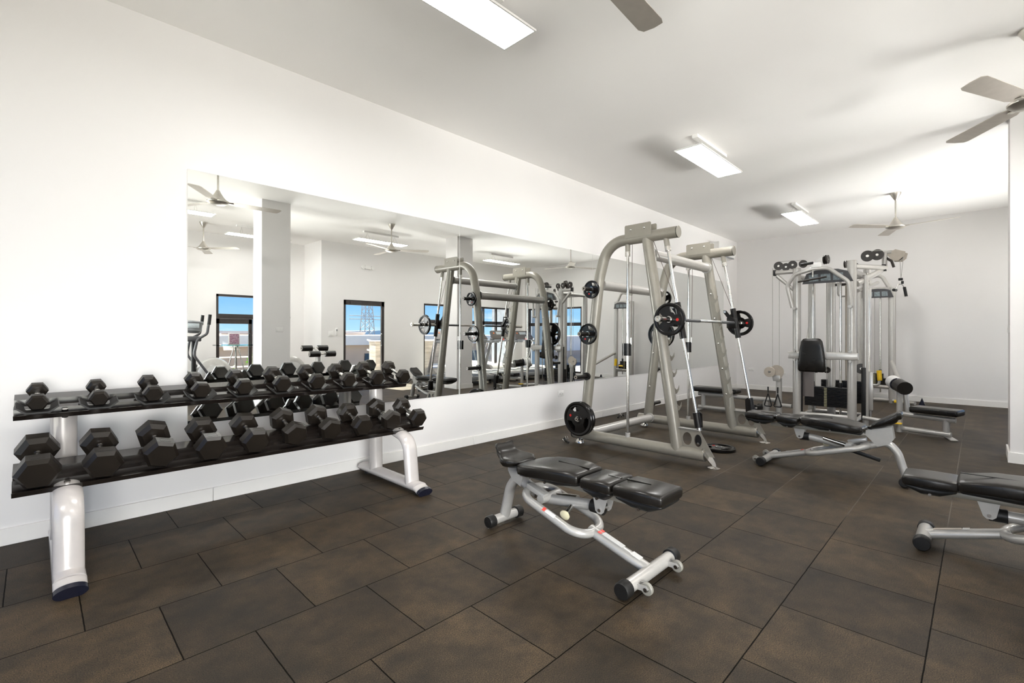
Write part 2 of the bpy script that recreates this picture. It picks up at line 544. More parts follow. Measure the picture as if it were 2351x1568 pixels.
# ------------------------------------------------------------------ the room
XE, YN, YS, YR, XW, ZC = 11.65, 4.07, -2.90, -3.90, -2.6, 3.43
XR = 4.75
struct('floor', MB().span((XW - 0.2, YR - 0.2, -0.1), (XE + 0.2, YN + 0.2, 0)), FLOOR, 'dark brown rubber tile floor')
struct('ceiling', MB().span((XW - 0.2, YR - 0.2, ZC), (XE + 0.2, YN + 0.2, ZC + 0.15)), CEIL, 'plain white ceiling')
struct('wall_north', MB().span((XW - 0.2, YN, 0), (XE + 0.2, YN + 0.2, ZC)), WALL, 'long white wall that carries the mirrors')

def wall_along_x(y0, y1, x0, x1, openings):
    mb = MB(); x = x0
    for (a, b, za, zb) in sorted(openings):
        if a > x: mb.span((x, y0, 0), (a, y1, ZC))
        if za > 0: mb.span((a, y0, 0), (b, y1, za))
        mb.span((a, y0, zb), (b, y1, ZC)); x = b
    if x < x1: mb.span((x, y0, 0), (x1, y1, ZC))
    return mb
def wall_along_y(x0, x1, y0, y1, openings):
    mb = MB(); y = y0
    for (a, b, za, zb) in sorted(openings):
        if a > y: mb.span((x0, y, 0), (x1, a, ZC))
        if za > 0: mb.span((x0, a, 0), (x1, b, za))
        mb.span((x0, a, zb), (x1, b, ZC)); y = b
    if y < y1: mb.span((x0, y, 0), (x1, y1, ZC))
    return mb
struct('wall_east', wall_along_y(XE, XE + 0.2, YS - 0.2, YN, [(-2.65, -0.45, 0.05, 2.08)]), WALL)
struct('wall_south', wall_along_x(YS - 0.2, YS, XR, XE, [(5.30, 6.42, 0, 2.06), (7.64, 11.0, 0.05, 2.08)]), WALL)
struct('wall_southwest', wall_along_x(YR - 0.2, YR, XW, XR, [(-2.2, 1.2, 0.05, 2.95), (2.83, 4.35, 0, 2.10)]), WALL)
struct('wall_return', MB().span((XR, YR - 0.2, 0), (XR + 0.2, YS - 0.2, ZC)), WALL)
struct('wall_west', wall_along_y(XW - 0.2, XW, YR - 0.2, YN, [(-2.3, 3.7, 0.05, 2.95)]), WALL)

# baseboards, in lengths with fine joints
bb = MB()
for a, b in ((XW, 0.935), (0.938, 3.49), (3.493, 6.05), (6.053, 8.6), (8.603, XE)):
    bb.box(((a + b) / 2, YN - 0.007, 0.05), (b - a, 0.014, 0.10), bev=0.003, seg=1)
struct('baseboard_north', bb, BASE)
struct('baseboard_east', MB().span((XE - 0.014, -0.45, 0), (XE, YN - 0.014, 0.10)), BASE)
bb = MB()
for a, b in ((XR, 5.28), (6.44, 7.62), (11.02, XE)):
    bb.span((a, YS, 0), (b, YS + 0.014, 0.10))
struct('baseboard_south', bb, BASE)

def column(x, y, label):
    c = thing('column', label, 'column', (x, y, 0))
    MB().span((x - 0.225, y - 0.21, 0), (x + 0.225, y + 0.21, ZC)).build('shaft', WALL, c)
    MB().span((x - 0.24, y - 0.225, 0), (x + 0.24, y + 0.225, 0.10)).build('baseboard', BASE, c)
    mb = MB().box((x + 0.05, y + 0.213, 1.30), (0.115, 0.006, 0.075), bev=0.002)
    f = mb.build('outlet_plate', WHITEP, c)
    s = MB()
    for dx in (-0.03, 0.03):
        s.box((x + 0.05 + dx, y + 0.217, 1.30), (0.03, 0.003, 0.03), bev=0.001)
    s.build('socket', WHITEP, f)
column(6.89, -0.42, 'square white column behind the benches at the right edge of the photo')
column(2.83, -0.41, 'square white column beside the camera, seen only in the left half of the mirror')

# windows and door
def frame_x(name, y, xs, zs, label=None, transom=None, door=False):
    """glazing in a wall that runs along x: xs mullion centres incl. ends, zs (bottom, top)"""
    mb = MB(); z0, z1 = zs; w = 0.05
    for i, x in enumerate(xs):
        xx = x + (w / 2 if i == 0 else (-w / 2 if i == len(xs) - 1 else 0))
        mb.span((xx - w / 2, y - 0.09, z0), (xx + w / 2, y - 0.02, z1))
    mb.span((xs[0], y - 0.09, z1 - w), (xs[-1], y - 0.02, z1))
    mb.span((xs[0], y - 0.09, z0), (xs[-1], y - 0.02, z0 + w))
    if transom: mb.span((xs[0], y - 0.09, transom[0]), (xs[-1], y - 0.02, transom[1]))
    set_org((0, 0, 0))
    o = mb.build(name, BRONZE); o['kind'] = 'structure'
    if label: o['label'] = label
    MB().span((xs[0] + 0.02, y - 0.058, z0 + 0.02), (xs[-1] - 0.02, y - 0.052, z1 - 0.02)).build('pane', GLASS, o)
    return o
frame_x('window_1', YS, [7.64, 8.75, 9.90, 10.45, 11.0], (0.05, 2.08), 'long dark framed window in the south wall', (1.53, 1.63))
w2 = MB()
for i, y in enumerate((-2.625, -1.9, -1.15, -0.475)):
    w2.span((XE + 0.02, y - 0.025, 0.05), (XE + 0.09, y + 0.025, 2.08))
for a, b in ((0.05, 0.10), (1.50, 1.60), (2.03, 2.08)):
    w2.span((XE + 0.02, -2.65, a), (XE + 0.09, -0.45, b))
w2 = struct('window_2', w2, BRONZE, 'dark framed window in the end wall')
MB().span((XE + 0.052, -2.63, 0.07), (XE + 0.058, -0.47, 2.06)).build('pane', GLASS, w2)
w3 = MB()
for i in range(5):
    y = -2.275 + 1.4875 * i
    w3.span((XW - 0.09, y - 0.025, 0.05), (XW - 0.02, y + 0.025, 2.95))
for a in (0.05, 2.90):
    w3.span((XW - 0.09, -2.3, a), (XW - 0.02, 3.7, a + 0.05))
w3 = struct('fill_window_west', w3, BRONZE, 'added wide glazing for fill light, unseen behind the camera')  # glazing added out of view to brighten the room from the west
MB().span((XW - 0.058, -2.28, 0.07), (XW - 0.052, 3.68, 2.93)).build('pane', GLASS, w3)

def door_leaf(name, x0, x1, z1, y, hx, label):
    mb = MB(); w = 0.07
    mb.span((x0, y - 0.09, 0), (x0 + w, y - 0.03, z1)); mb.span((x1 - w, y - 0.09, 0), (x1, y - 0.03, z1))
    mb.span((x0, y - 0.09, z1 - 0.12), (x1, y - 0.03, z1)); mb.span((x0, y - 0.09, 0), (x1, y - 0.03, 0.14))
    set_org((0, 0, 0))
    o = mb.build(name, BRONZE); o['kind'] = 'structure'; o['label'] = label
    MB().span((x0 + w - 0.01, y - 0.063, 0.12), (x1 - w + 0.01, y - 0.057, z1 - 0.10)).build('pane', GLASS, o)
    MB().tube(fil([(hx, y - 0.03, 0.92), (hx, y + 0.04, 0.92), (hx, y + 0.04, 1.22), (hx, y - 0.03, 1.22)], 0.03), 0.012).build('handle', BLACKP, o)
    return o
d1 = door_leaf('door_1', 5.30, 6.42, 2.06, YS, 6.33, 'dark framed glass door in the south wall')
MB().box((5.62, YS + 0.0, 1.99), (0.28, 0.05, 0.06), bev=0.005).build('door_closer', BRONZE, d1)
door_leaf('door_2', 2.83, 3.57, 1.56, YR, 3.52, 'left leaf of the dark glass double door')
door_leaf('door_3', 3.59, 4.35, 1.56, YR, 3.64, 'right leaf of the dark glass double door')
frame_x('fill_window_southwest', YR, [-2.2, -1.05, 0.1, 1.2], (0.05, 2.95), 'added tall glazing for fill light, unseen beside the camera')  # invented opening, never in view, holds the front fill for rack and wall
frame_x('window_4', YR, [2.83, 4.35], (1.56, 2.10), 'fanlight above the double door')
struct('trim_1', MB().span((2.83, YR - 0.1, 1.55), (4.35, YR - 0.01, 1.66)), BRONZE, 'dark head bar over the double door')

# mirror panels
names = ['leftmost tall mirror panel on the white wall, behind the dumbbell rack',
         'second mirror panel, on the bare wall between dumbbell rack and smith machine',
         'third mirror panel, directly behind the smith machine',
         'farthest mirror panel on the white wall, ending near the corner']
for i in range(4):
    x0 = 0.775 + 2.508 * i + 0.001; x1 = x0 + 2.506
    p = thing('mirror_panel', names[i], 'mirror', ((x0 + x1) / 2, YN, 0.59), group='frameless wall mirrors')
    lean = 0.0040 * 1.845
    mb = MB()
    bm = mb.bm
    q = [(x0, YN - 0.006, 0.588), (x1, YN - 0.006, 0.588), (x1, YN - 0.006 - lean, 2.433), (x0, YN - 0.006 - lean, 2.433)]
    fr = [bm.verts.new(v) for v in q]
    bm.faces.new(fr)
    mb.build('mirror_glass', MIRROR, p)
    mb = MB()
    for (a, b) in (((x0, YN - 0.007, 0.585), (x1, YN, 0.588)), ((x0, YN - 0.014, 2.4335), (x1, YN, 2.4365))):
        mb.span(a, b)
    mb.span((x0 - 0.0006, YN - 0.0138, 0.588), (x0 + 0.0004, YN, 2.433))
    mb.span((x1 - 0.0004, YN - 0.0138, 0.588), (x1 + 0.0006, YN, 2.433))
    mb.build('polished_edge', WHITEP, p)

# ------------------------------------------------------------------ ceiling lights
def led_panel(x, y, label, flip=1):
    t = thing('led_panel_light', label, 'ceiling light', (x, y, 3.23), group='suspended led panels', world=False)
    fr = MB()
    fr.span((-0.60, -0.15, 0.0), (-0.588, 0.15, 0.014)).span((0.588, -0.15, 0), (0.60, 0.15, 0.014))
    fr.span((-0.588, -0.15, 0), (0.588, -0.139, 0.014)).span((-0.588, 0.139, 0), (0.588, 0.15, 0.014))
    fr.span((-0.588, -0.139, 0.010), (0.588, 0.139, 0.014))
    fr.build('frame', WHITEP, t)
    MB().span((-0.588, -0.139, 0.002), (0.588, 0.139, 0.006)).build('diffuser', LED, t)
    MB().span((-0.42, -0.03, 0.165), (0.42, 0.03, 0.20)).build('ceiling_channel', WHITEP, t)
    for sx in (-0.33, 0.33):
        MB().tube([(sx, -0.11, 0.012), (sx, 0, 0.17), (sx, 0.11, 0.012)], 0.0015, 6).build('hanging_wire', CHROME, t)
    return t
led_panel(1.72, 2.22, 'led panel overhead at the top edge of the photo, nearest the camera')
led_panel(5.49, 2.21, 'led panel hanging above and behind the smith machine')
led_panel(9.22, 2.18, 'small looking led panel at the far end above the cable tower')
led_panel(1.55, -1.15, 'led panel over the elliptical, at the left edge of the mirror')
led_panel(5.35, -1.22, 'led panel in front of the glass door, seen in the mirror')
led_panel(9.15, -1.35, 'led panel above the treadmills, seen in the mirror')
led_panel(3.3, -2.6, 'led panel by the double door, seen beside the column in the mirror')
led_panel(-1.6, 0.9, 'led panel behind the camera')

# ------------------------------------------------------------------ ceiling fans
def fan(x, y, a0, label):
    t = thing('ceiling_fan', label, 'ceiling fan', (x, y, 2.90), group='three-blade ceiling fans', world=False)
    MB().lathe([(0.012, 0), (0.03, 0.03), (0.068, 0.10), (0.07, 0.115)], (0, 0, 0.415), (0, 0, 1), 28).build('canopy', NICKEL, t)
    MB().cyl((0, 0, 0.13), (0, 0, 0.43), 0.0115, n=14).build('downrod', NICKEL, t)
    MB().lathe([(0.0, -0.035), (0.05, -0.033), (0.095, -0.022), (0.125, 0.0), (0.128, 0.012), (0.120, 0.020), (0.10, 0.028), (0.065, 0.07), (0.035, 0.12), (0.018, 0.155), (0.0, 0.158)], (0, 0, 0), (0, 0, 1), 36).build('motor_housing', NICKEL, t)
    for k in range(3):
        a = R(a0 + 120 * k)
        u = V((math.cos(a), math.sin(a), 0)); w = V((-math.sin(a), math.cos(a), 0.12)).normalized()
        poly = [(0.10, -0.030), (0.20, -0.065), (0.68, -0.076), (0.715, -0.066), (0.735, -0.01), (0.74, 0.055), (0.71, 0.074), (0.20, 0.065), (0.10, 0.030)]
        nrm = u.cross(w).normalized()
        b = MB().prism(poly, (0, 0, 0.008), u, w, nrm * 0.004).build('blade', BLADE, t)
        MB().box(u * 0.13 + V((0, 0, 0.004)), (0.09, 0.035, 0.006), Matrix.Rotation(a, 3, 'Z')).build('blade_bracket', NICKEL, b)
BLADE = mat('fan_blade', (0.50, 0.46, 0.41), 0.35, metal=0.5, noise=0.04, nscale=20)
fan(9.33, 0.92, 139, 'ceiling fan at the far end of the room, right of the cable tower')
fan(5.03, -0.265, 155.5, 'ceiling fan cut off by the right edge of the photo')
fan(1.64, 1.23, 3, 'ceiling fan overhead whose blade tip shows at the top edge')
fan(2.36, -2.85, 50, 'ceiling fan by the double door, seen small at the left of the mirror')

# ------------------------------------------------------------------ wall fittings
def outlet(x, y, z, axis, label, w=0.115):
    t = thing('wall_outlet', label, 'outlet', (x, y, z), group='white wall outlets', world=False)
    if axis == 'y':
        MB().box((0, -0.003, 0), (w, 0.006, 0.075), bev=0.002).build('plate', WHITEP, t)
        s = MB()
        for d in (-0.028, 0.028): s.box((d, -0.0075, 0), (0.032, 0.003, 0.034), bev=0.001)
        s.build('socket', WHITEP, t)
        s = MB()
        for d in (-0.028, 0.028):
            for e2 in (-0.006, 0.006): s.box((d + e2, -0.0095, 0), (0.003, 0.002, 0.011))
        s.build('slot', BLACKP, t)
    else:
        MB().box((-0.003, 0, 0), (0.006, w, 0.075), bev=0.002).build('plate', WHITEP, t)
        s = MB()
        for d in (-0.028, 0.028): s.box((-0.0075, d, 0), (0.003, 0.032, 0.034), bev=0.001)
        s.build('socket', WHITEP, t)
outlet(5.06, YN, 0.44, 'y', 'white outlet low on the wall left of the smith machine')
outlet(8.05, YN, 0.62, 'y', 'white outlet low on the wall seen through the smith machine frame')
outlet(XE, 3.75, 0.45, 'x', 'white outlet on the end wall just right of the corner')
outlet(XE, 3.1, 0.40, 'x', 'white outlet on the end wall behind the low row bench')
t = thing('air_conditioner', 'white split air conditioner high on the wall behind the smith machine top', 'air conditioner', (10.45, YN, 3.05))
MB().prism([(0, 0), (0.20, 0.04), (0.23, 0.12), (0.23, 0.30), (0, 0.30)], (9.97, YN - 0.002, 2.89), (0, -1, 0), (0, 0, 1), (0.95, 0, 0), bev=0.015).build('body', WHITEP, t)
MB().box((10.45, YN - 0.215, 2.925), (0.8, 0.012, 0.03), bev=0.003).build('louvre', GREYPL, t)
MB().box((10.55, YN - 0.236, 3.14), (0.10, 0.004, 0.012)).build('badge', GREYPL, t)
t = thing('emergency_light', 'small twin-lamp emergency light above the glass door, seen in the mirror', 'emergency light', (5.92, YS, 2.90))
MB().box((5.92, YS + 0.03, 2.90), (0.16, 0.06, 0.09), bev=0.01).build('body', WHITEP, t)
for d in (-0.13, 0.13):
    MB().lathe([(0.02, 0), (0.048, 0.02), (0.05, 0.05), (0.0, 0.055)], (5.92 + d, YS + 0.01, 2.90), (0, 1, 0), 18).build('lamp_head', WHITEP, t)
t = thing('light_switch', 'white switch plate beside the glass door, seen in the mirror', 'switch', (4.98, YS, 1.22))
MB().box((4.98, YS + 0.004, 1.22), (0.12, 0.008, 0.12), bev=0.002).build('plate', WHITEP, t)
MB().box((4.98, YS + 0.010, 1.22), (0.035, 0.008, 0.06), bev=0.002).build('rocker', WHITEP, t)
t = thing('fan_remote', 'slim white remote in a wall holder beside the glass door', 'remote', (5.12, YS, 1.27))
MB().box((5.12, YS + 0.012, 1.27), (0.045, 0.024, 0.18), bev=0.004).build('body', WHITEP, t)
MB().box((5.12, YS + 0.025, 1.31), (0.03, 0.003, 0.05)).build('screen', GREYPL, t)

# ------------------------------------------------------------------ dumbbell rack
rack = thing('dumbbell_rack', 'two-tier dumbbell rack with silver frame and black shelves along the mirror wall', 'dumbbell rack', (1.115, 3.5, 0))
RX = (0.12, 2.11)
SL = 0.27
def tray_profile(y0, z0):
    p = [(-0.006, 0.022), (0.004, 0), (0.06, 0.016), (0.06, 0.046), (0.10, 0.058), (0.10, 0.028), (0.20, 0.055), (0.20, 0.085), (0.30, 0.108), (0.30, 0.084)]
    return [(y0 + a, z0 + b) for a, b in p]
TRAY = {'lower': (3.355, 0.44), 'upper': (3.62, 0.785)}
for k in ('lower', 'upper'):
    y0, z0 = TRAY[k]
    tr = MB().sheet(tray_profile(y0, z0), -0.08, 2.32, 0.005).build('shelf', SHELF, rack)
    sd = [] 
    for i in range(10) if k == 'upper' else ():
        x = 0.012 + 0.2515 * i if k == 'lower' else 0.012 + 0.2545 * i
        w = 0.075 if k == 'lower' else 0.062
        mb = MB()
        for yy, dz in ((0.015, 0.048),):
            mb.prism([(-w - 0.025, 0.030), (-w - 0.020, 0.034), (-w + 0.02, 0.004), (w - 0.02, 0.004), (w + 0.020, 0.034), (w + 0.025, 0.030), (w - 0.015, -0.006), (-w + 0.015, -0.006)],
                     (x, y0 + yy, z0 + dz - 0.022), (1, 0, 0), (0, 0, 1), (0, 0.10, 0.024))
        mb.build('saddle', BLACKP, rack)
    for x in RX:
        MB().cyl((x, y0 + 0.03, z0 + 0.008), (x, y0 + 0.022, z0 + 0.036), 0.013, n=6).cyl((x, y0 + 0.03, z0 - 0.006), (x, y0 + 0.022, z0 + 0.012), 0.018).build('bolt', CHROME, tr)
for x in RX:
    MB().tube([(x, 3.77, 0.06), (x, 3.77, 0.81)], 0.058, 28, side=(1, 0, 0), r2=0.05).build('post', RACKP, rack)
    p = fil([(x, 3.70, 0.455), (x, 3.46, 0.445), (x, 3.245, 0.40), (x, 3.20, 0.05)], [0.3, 0.13, 0], 9)
    MB().tube(p, 0.060, 28, side=(1, 0, 0), r2=0.036).build('front_leg', RACKP, rack)
    f = MB().tube([(x, 3.10, 0.052), (x, 3.98, 0.052)], 0.062, 28, side=(1, 0, 0), r2=0.036).tube([(x, 3.045, 0.030), (x, 3.10, 0.052)], 0.062, 28, side=(1, 0, 0), r2=0.030).build('foot', RACKP, rack)
    MB().tube([(x, 3.020, 0.026), (x, 3.048, 0.036)], 0.063, 28, side=(1, 0, 0), r2=0.034).build('end_cap', CAPM, f)
    MB().cyl((x, 3.10, 0), (x, 3.10, 0.02), 0.035).cyl((x, 3.90, 0), (x, 3.90, 0.02), 0.035).build('levelling_foot', BLACKP, f)

# ------------------------------------------------------------------ dumbbells
def hexhead(mb, c, rad, t, rot, sgn):
    pr = [(0, -t / 2), (rad * 0.70, -t / 2), (rad, -t * 0.30), (rad, t * 0.28), (rad * 0.80, t / 2), (0, t / 2)]
    if sgn < 0: pr = [(a, -b) for a, b in pr][::-1]
    n0 = len(mb.bm.verts)
    mb.lathe(pr, c, (0, 1, 0), 6, phase=R(rot))
    mb.bm.verts.ensure_lookup_table()
    mb._bev(list(mb.bm.verts)[n0:], 0.0022, 1, 0.25)
    ap = rad * 0.866
    for f in range(6):                      # raised rectangular number fields on two faces
        if f not in (0, 1, 5): continue
        a = R(rot + 30 + 60 * f)
        n = V((0, 0, 1)) * math.cos(a) + V((0, 1, 0)).cross(V((0, 0, 1))) * math.sin(a)
        tdir = V((0, 1, 0)).cross(n)
        m3 = Matrix((tdir, V((0, 1, 0)), n)).transposed()
        w, h = rad * 0.56, t * 0.34
        for (dx, dy, sx, sy) in ((0, h / 2, w, 0.003), (0, -h / 2, w, 0.003), (w / 2, 0, 0.003, h), (-w / 2, 0, 0.003, h)):
            mb.box(V(c) + n * ap + tdir * dx + V((0, 1, 0)) * dy, (sx, sy, 0.002), m3)
def dumbbell(x, yz, W, d, th, rot, label, group, tilt=16):
    t = thing('hex_dumbbell', label, 'dumbbell', (x, yz[0], yz[1]), group=group, world=False)
    t.rotation_euler = (R(tilt), 0, 0)
    rad = W / 2
    for s in (-1, 1):
        mb = MB(); hexhead(mb, (0, s * d / 2, 0), rad, th, rot, s)
        mb.build('head', RUBBER, t, ang=20)
    k = d / 2 - th / 2 + 0.005
    MB().lathe([(0.012, -k), (0.015, -k + 0.008), (0.012, -k + 0.014), (0.0155, -k * 0.35), (0.0165, 0), (0.0155, k * 0.35), (0.012, k - 0.014), (0.015, k - 0.008), (0.012, k)], (0, 0, 0), (0, 1, 0), 18).build('handle', CHROME, t)
ordn = ['leftmost', 'second from the left', 'third from the left', 'fourth from the left', 'fifth from the left', 'sixth from the left', 'fourth from the right', 'third from the right', 'second from the right', 'rightmost']
loW = [0.178, 0.172, 0.176, 0.176, 0.174, 0.170, 0.168, 0.164, 0.166, 0.158]
loR = [30, 34, 44, 33, 36, 50, 46, 32, 50, 30]
upW = [0.094, 0.096, 0.108, 0.114, 0.122, 0.128, 0.130, 0.126, 0.132, 0.124]
upR = [30, 27, 31, 35, 30, 33, 30, 33, 30, 32]
for i in range(10):
    W = loW[i]; rr = R((loR[i] - 30))
    rest = W / 2 * max(math.cos(rr % R(60) - R(30)), 0.866) if abs(loR[i] - 30) > 8 else W / 2 * 0.87
    dumbbell(0.012 + 0.2515 * i, (3.500, 0.500 + rest + 0.006), W, 0.255, 0.105 - 0.002 * i, loR[i],
             'large black hex dumbbell on the lower shelf, ' + ordn[i], 'hex dumbbells on the lower shelf')
for i in range(10):
    W = upW[i]
    dumbbell(0.012 + 0.2545 * i, (3.765, 0.846 + W / 2 * 0.87 + 0.006), W, 0.190 + 0.007 * i, 0.058 + 0.003 * i, upR[i],
             'smaller black hex dumbbell on the upper shelf, ' + ordn[i], 'hex dumbbells on the upper shelf', 15)

# ------------------------------------------------------------------ plates with holes
def arc(cx, cy_, r, a0, a1, n):
    return [(cx + r * math.cos(R(a0 + (a1 - a0) * k / n)), cy_ + r * math.sin(R(a0 + (a1 - a0) * k / n))) for k in range(n + 1)]
def circ(cx, cy_, r, n=24, ry=None):
    return [(cx + r * math.cos(2 * math.pi * k / n), cy_ + (ry or r) * math.sin(2 * math.pi * k / n)) for k in range(n)]
def holed(mb, outer, holes, o, ua, ub, thick):
    o, ua, ub, th = V(o), V(ua), V(ub), V(thick)
    bm = mb.bm
    edges = []
    for lp in [outer] + holes:
        vs_ = [bm.verts.new(o + ua * a + ub * b) for a, b in lp]
        for i in range(len(vs_)):
            edges.append(bm.edges.new((vs_[i], vs_[(i + 1) % len(vs_)])))
    g = bmesh.ops.triangle_fill(bm, use_beauty=True, use_dissolve=False, edges=edges)
    faces = [f for f in g['geom'] if isinstance(f, bmesh.types.BMFace)]
    e = bmesh.ops.extrude_face_region(bm, geom=faces)
    nv = [v for v in e['geom'] if isinstance(v, bmesh.types.BMVert)]
    bmesh.ops.translate(bm, verts=nv, vec=th)
    # keep the original faces as the far side
    return mb

def weight_plate(c, rad, t, label, group, rot=0, axis='x', badge_side=-1):
    """tri-grip plate, axis along local X"""
    p = thing('weight_plate', label, 'weight plate', c, group=group, world=False)
    if axis == 'z': p.rotation_euler = (0, R(90), R(rot))
    else: p.rotation_euler = (R(rot), 0, 0)
    mb = MB()
    slots = []
    for k in range(3):
        a = 90 + 120 * k
        slots.append(arc(0, 0, rad * 0.76, a - 32, a + 32, 10) + arc(0, 0, rad * 0.46, a + 22, a - 22, 6))
    holed(mb, circ(0, 0, rad * 0.86, 48), slots, (-t * 0.30, 0, 0), (0, 1, 0), (0, 0, 1), (t * 0.60, 0, 0))
    h = t / 2
    mb.lathe([(rad * 0.82, -h * 0.8), (rad * 0.86, -h), (rad * 0.96, -h), (rad, -h * 0.6), (rad, h * 0.6), (rad * 0.96, h), (rad * 0.86, h), (rad * 0.82, h * 0.8)], (0, 0, 0), (1, 0, 0), 56, closed=True)
    mb.lathe([(0.028, -h * 0.85), (rad * 0.24, -h * 0.85), (rad * 0.27, -h * 0.5), (rad * 0.27, h * 0.5), (rad * 0.24, h * 0.85), (0.028, h * 0.85)], (0, 0, 0), (1, 0, 0), 36, closed=True)
    mb.build('casting', PLATE, p)
    MB().lathe([(0.024, -h * 0.95), (0.030, -h * 0.95), (0.030, h * 0.95), (0.024, h * 0.95)], (0, 0, 0), (1, 0, 0), 28, closed=True).build('bore_ring', CHROME, p)
    br = min(0.014, rad * 0.085)
    ang = R(30)
    cc = V((0, math.cos(ang) * rad * 0.54, math.sin(ang) * rad * 0.54))
    bx = badge_side * t * 0.30
    bd = MB().cyl(cc + V((bx, 0, 0)), cc + V((bx + badge_side * 0.003, 0, 0)), br, n=24).build('badge', RED, p)
    MB().lathe([(br * 0.45, 0), (br * 0.62, 0), (br * 0.62, 0.0008), (br * 0.45, 0.0008)], cc + V((bx + badge_side * 0.003, 0, 0)), (badge_side, 0, 0), 20, closed=True).build('badge_ring', BLACKP, bd)
    return p

# ------------------------------------------------------------------ smith machine
S0, S1 = 4.43, 5.90
smith = thing('smith_machine', 'large silver smith machine with a loaded bar in the middle of the room', 'smith machine', ((S0 + S1) / 2, 2.6, 0))
def leg_y(z): return 2.43 - 0.33 * (2.25 - z) / 2.15
def rear_y(z): return 3.22 - 0.19 * (z - 0.10) / 1.64
def rod_y(z): return 2.22 - 0.31 * (2.19 - z) / 1.74
for X, inn in ((S0, 1), (S1, -1)):
    b = MB().tube([(X, 3.36, 0.105), (X, 1.828, 0.105)], 0.057, 28).build('base_rail', SILVER, smith)
    MB().cyl((X, 3.37, 0.105), (X, 3.358, 0.105), 0.059).build('end_cap', BLACKP, b)
    # raked toe plate and round foot
    ft = MB().prism(circ(0, 0, 0.098, 32, 0.056), (X, 1.800, 0.090), (0, 0.61, 0.79), (1, 0, 0), (0, -0.006, 0.0045)).build('toe_plate', CHROME, smith)
    MB().lathe([(0.055, 0), (0.055, 0.006), (0.03, 0.012), (0, 0.012)], (X, 1.752, 0), (0, 0, 1), 28).build('foot_disc', CHROME, smith)
    MB().lathe([(0.055, 0), (0.055, 0.006), (0.03, 0.05), (0, 0.05)], (X, 3.28, 0), (0, 0, 1), 28).build('foot_disc', CHROME, smith)
    p = fil([(X, 3.225, 0.10), (X, 3.015, 1.86), (X, 2.90, 2.25), (X, 2.10, 2.25)], [0.9, 0.27], 10)
    up = MB().tube(p, 0.058, 28).build('rear_upright', SILVER, smith)
    MB().lathe([(0.0575, 0), (0.0585, -0.004), (0.056, -0.010), (0.0, -0.011)], (X, 2.10, 2.25), (0, 1, 0), 32).build('end_cap', SILVER, up)
    MB().lathe([(0.0592, 0), (0.0592, 0.005)], (X, 2.094, 2.25), (0, 1, 0), 32, closed=False).build('cap_seam', BLACKP, up)
    MB().tube([(X, leg_y(2.23), 2.23), (X, leg_y(0.09), 0.09)], 0.056, 28).build('front_upright', SILVER, smith)
    # top plates either side of the tube
    for s in (-1, 1):
        g = MB().prism([(2.355, 2.25), (2.655, 2.25), (2.655, 2.375), (2.645, 2.385), (2.365, 2.385), (2.355, 2.375)], (X + s * 0.056, 0, 0), (0, 1, 0), (0, 0, 1), (s * 0.006, 0, 0)).build('top_plate', SILVER, smith)
        for yy in (2.43, 2.585):
            MB().lathe([(0.011, 0), (0.011, 0.004), (0.006, 0.009), (0, 0.010)], (X + s * 0.062, yy, 2.335), (s, 0, 0), 14).build('bolt', CHROME, g)
    # guide rods, their sockets and buffers
    r = MB().tube([(X, rod_y(2.16), 2.16), (X, rod_y(0.40), 0.40)], 0.0145, 16).build('front_guide_rod', CHROME, smith)
    MB().tube([(X, rod_y(2.24), 2.24), (X, rod_y(2.12), 2.12)], 0.027, 20).build('rod_socket', SILVER, r)
    MB().tube([(X, rod_y(2.12), 2.12), (X, rod_y(2.075), 2.075)], 0.029, 20).build('rod_clamp', CHROME, r)
    MB().tube([(X, rod_y(0.50), 0.50), (X, rod_y(0.36), 0.36)], 0.034, 24).build('buffer', BLACK, r)
    MB().tube([(X, rod_y(0.36), 0.36), (X, rod_y(0.33), 0.33)], 0.024, 20).build('rod_seat', CHROME, r)
    r = MB().tube([(X, 2.655, 2.16), (X, 2.655, 0.16)], 0.0145, 16).build('rear_guide_rod', CHROME, smith)
    MB().tube([(X, 2.655, 2.23), (X, 2.655, 2.12)], 0.027, 20).build('rod_socket', SILVER, r)
    MB().tube([(X, 2.655, 2.12), (X, 2.655, 2.075)], 0.029, 20).build('rod_clamp', CHROME, r)
    MB().tube([(X, 2.655, 0.20), (X, 2.655, 0.145)], 0.026, 20).build('rod_seat', SILVER2, r)
    cw = MB().tube([(X, 2.668, 1.15), (X, 2.668, 1.02)], 0.048, 32, side=(0, 1, 0), r2=0.042).build('counterweight', PLATE, smith)
    MB().tube([(X, 2.60, 2.20), (X, 2.615, 1.17)], 0.0028, 6).build('cable', DARKCABLE, cw)
    MB().cyl((X, 2.615, 1.21), (X, 2.615, 1.14), 0.007, n=10).build('cable_end', CHROME, cw)
    MB().tube([(X, 2.36, 2.20), (X, rod_y(1.5) + 0.01, 1.53)], 0.0028, 6).build('bar_cable', DARKCABLE, smith)
    # catch plate with hooks on the inner face of the front upright
    fwd = V((0, -1, 0)); dirn = V((0, leg_y(1) - leg_y(0), 1)).normalized(); fw = V((0, -dirn.z, dirn.y))
    s0 = 0.50
    poly = [(-0.015, -0.12), (0.02, -0.12)]
    for k in range(8):
        s = s0 + 0.165 * k - s0
        poly += [(0.030, s - 0.02), (0.052, s - 0.01), (0.078, s + 0.025), (0.084, s + 0.065), (0.070, s + 0.035), (0.050, s + 0.024), (0.036, s + 0.045), (0.034, s + 0.09)]
    poly += [(0.02, 0.165 * 7 + 0.16), (-0.015, 0.165 * 7 + 0.16)]
    hp = MB().prism(poly, (X + inn * 0.050, leg_y(0.5), 0.50), fw, dirn, (inn * 0.008, 0, 0)).build('catch_plate', SILVER, smith)
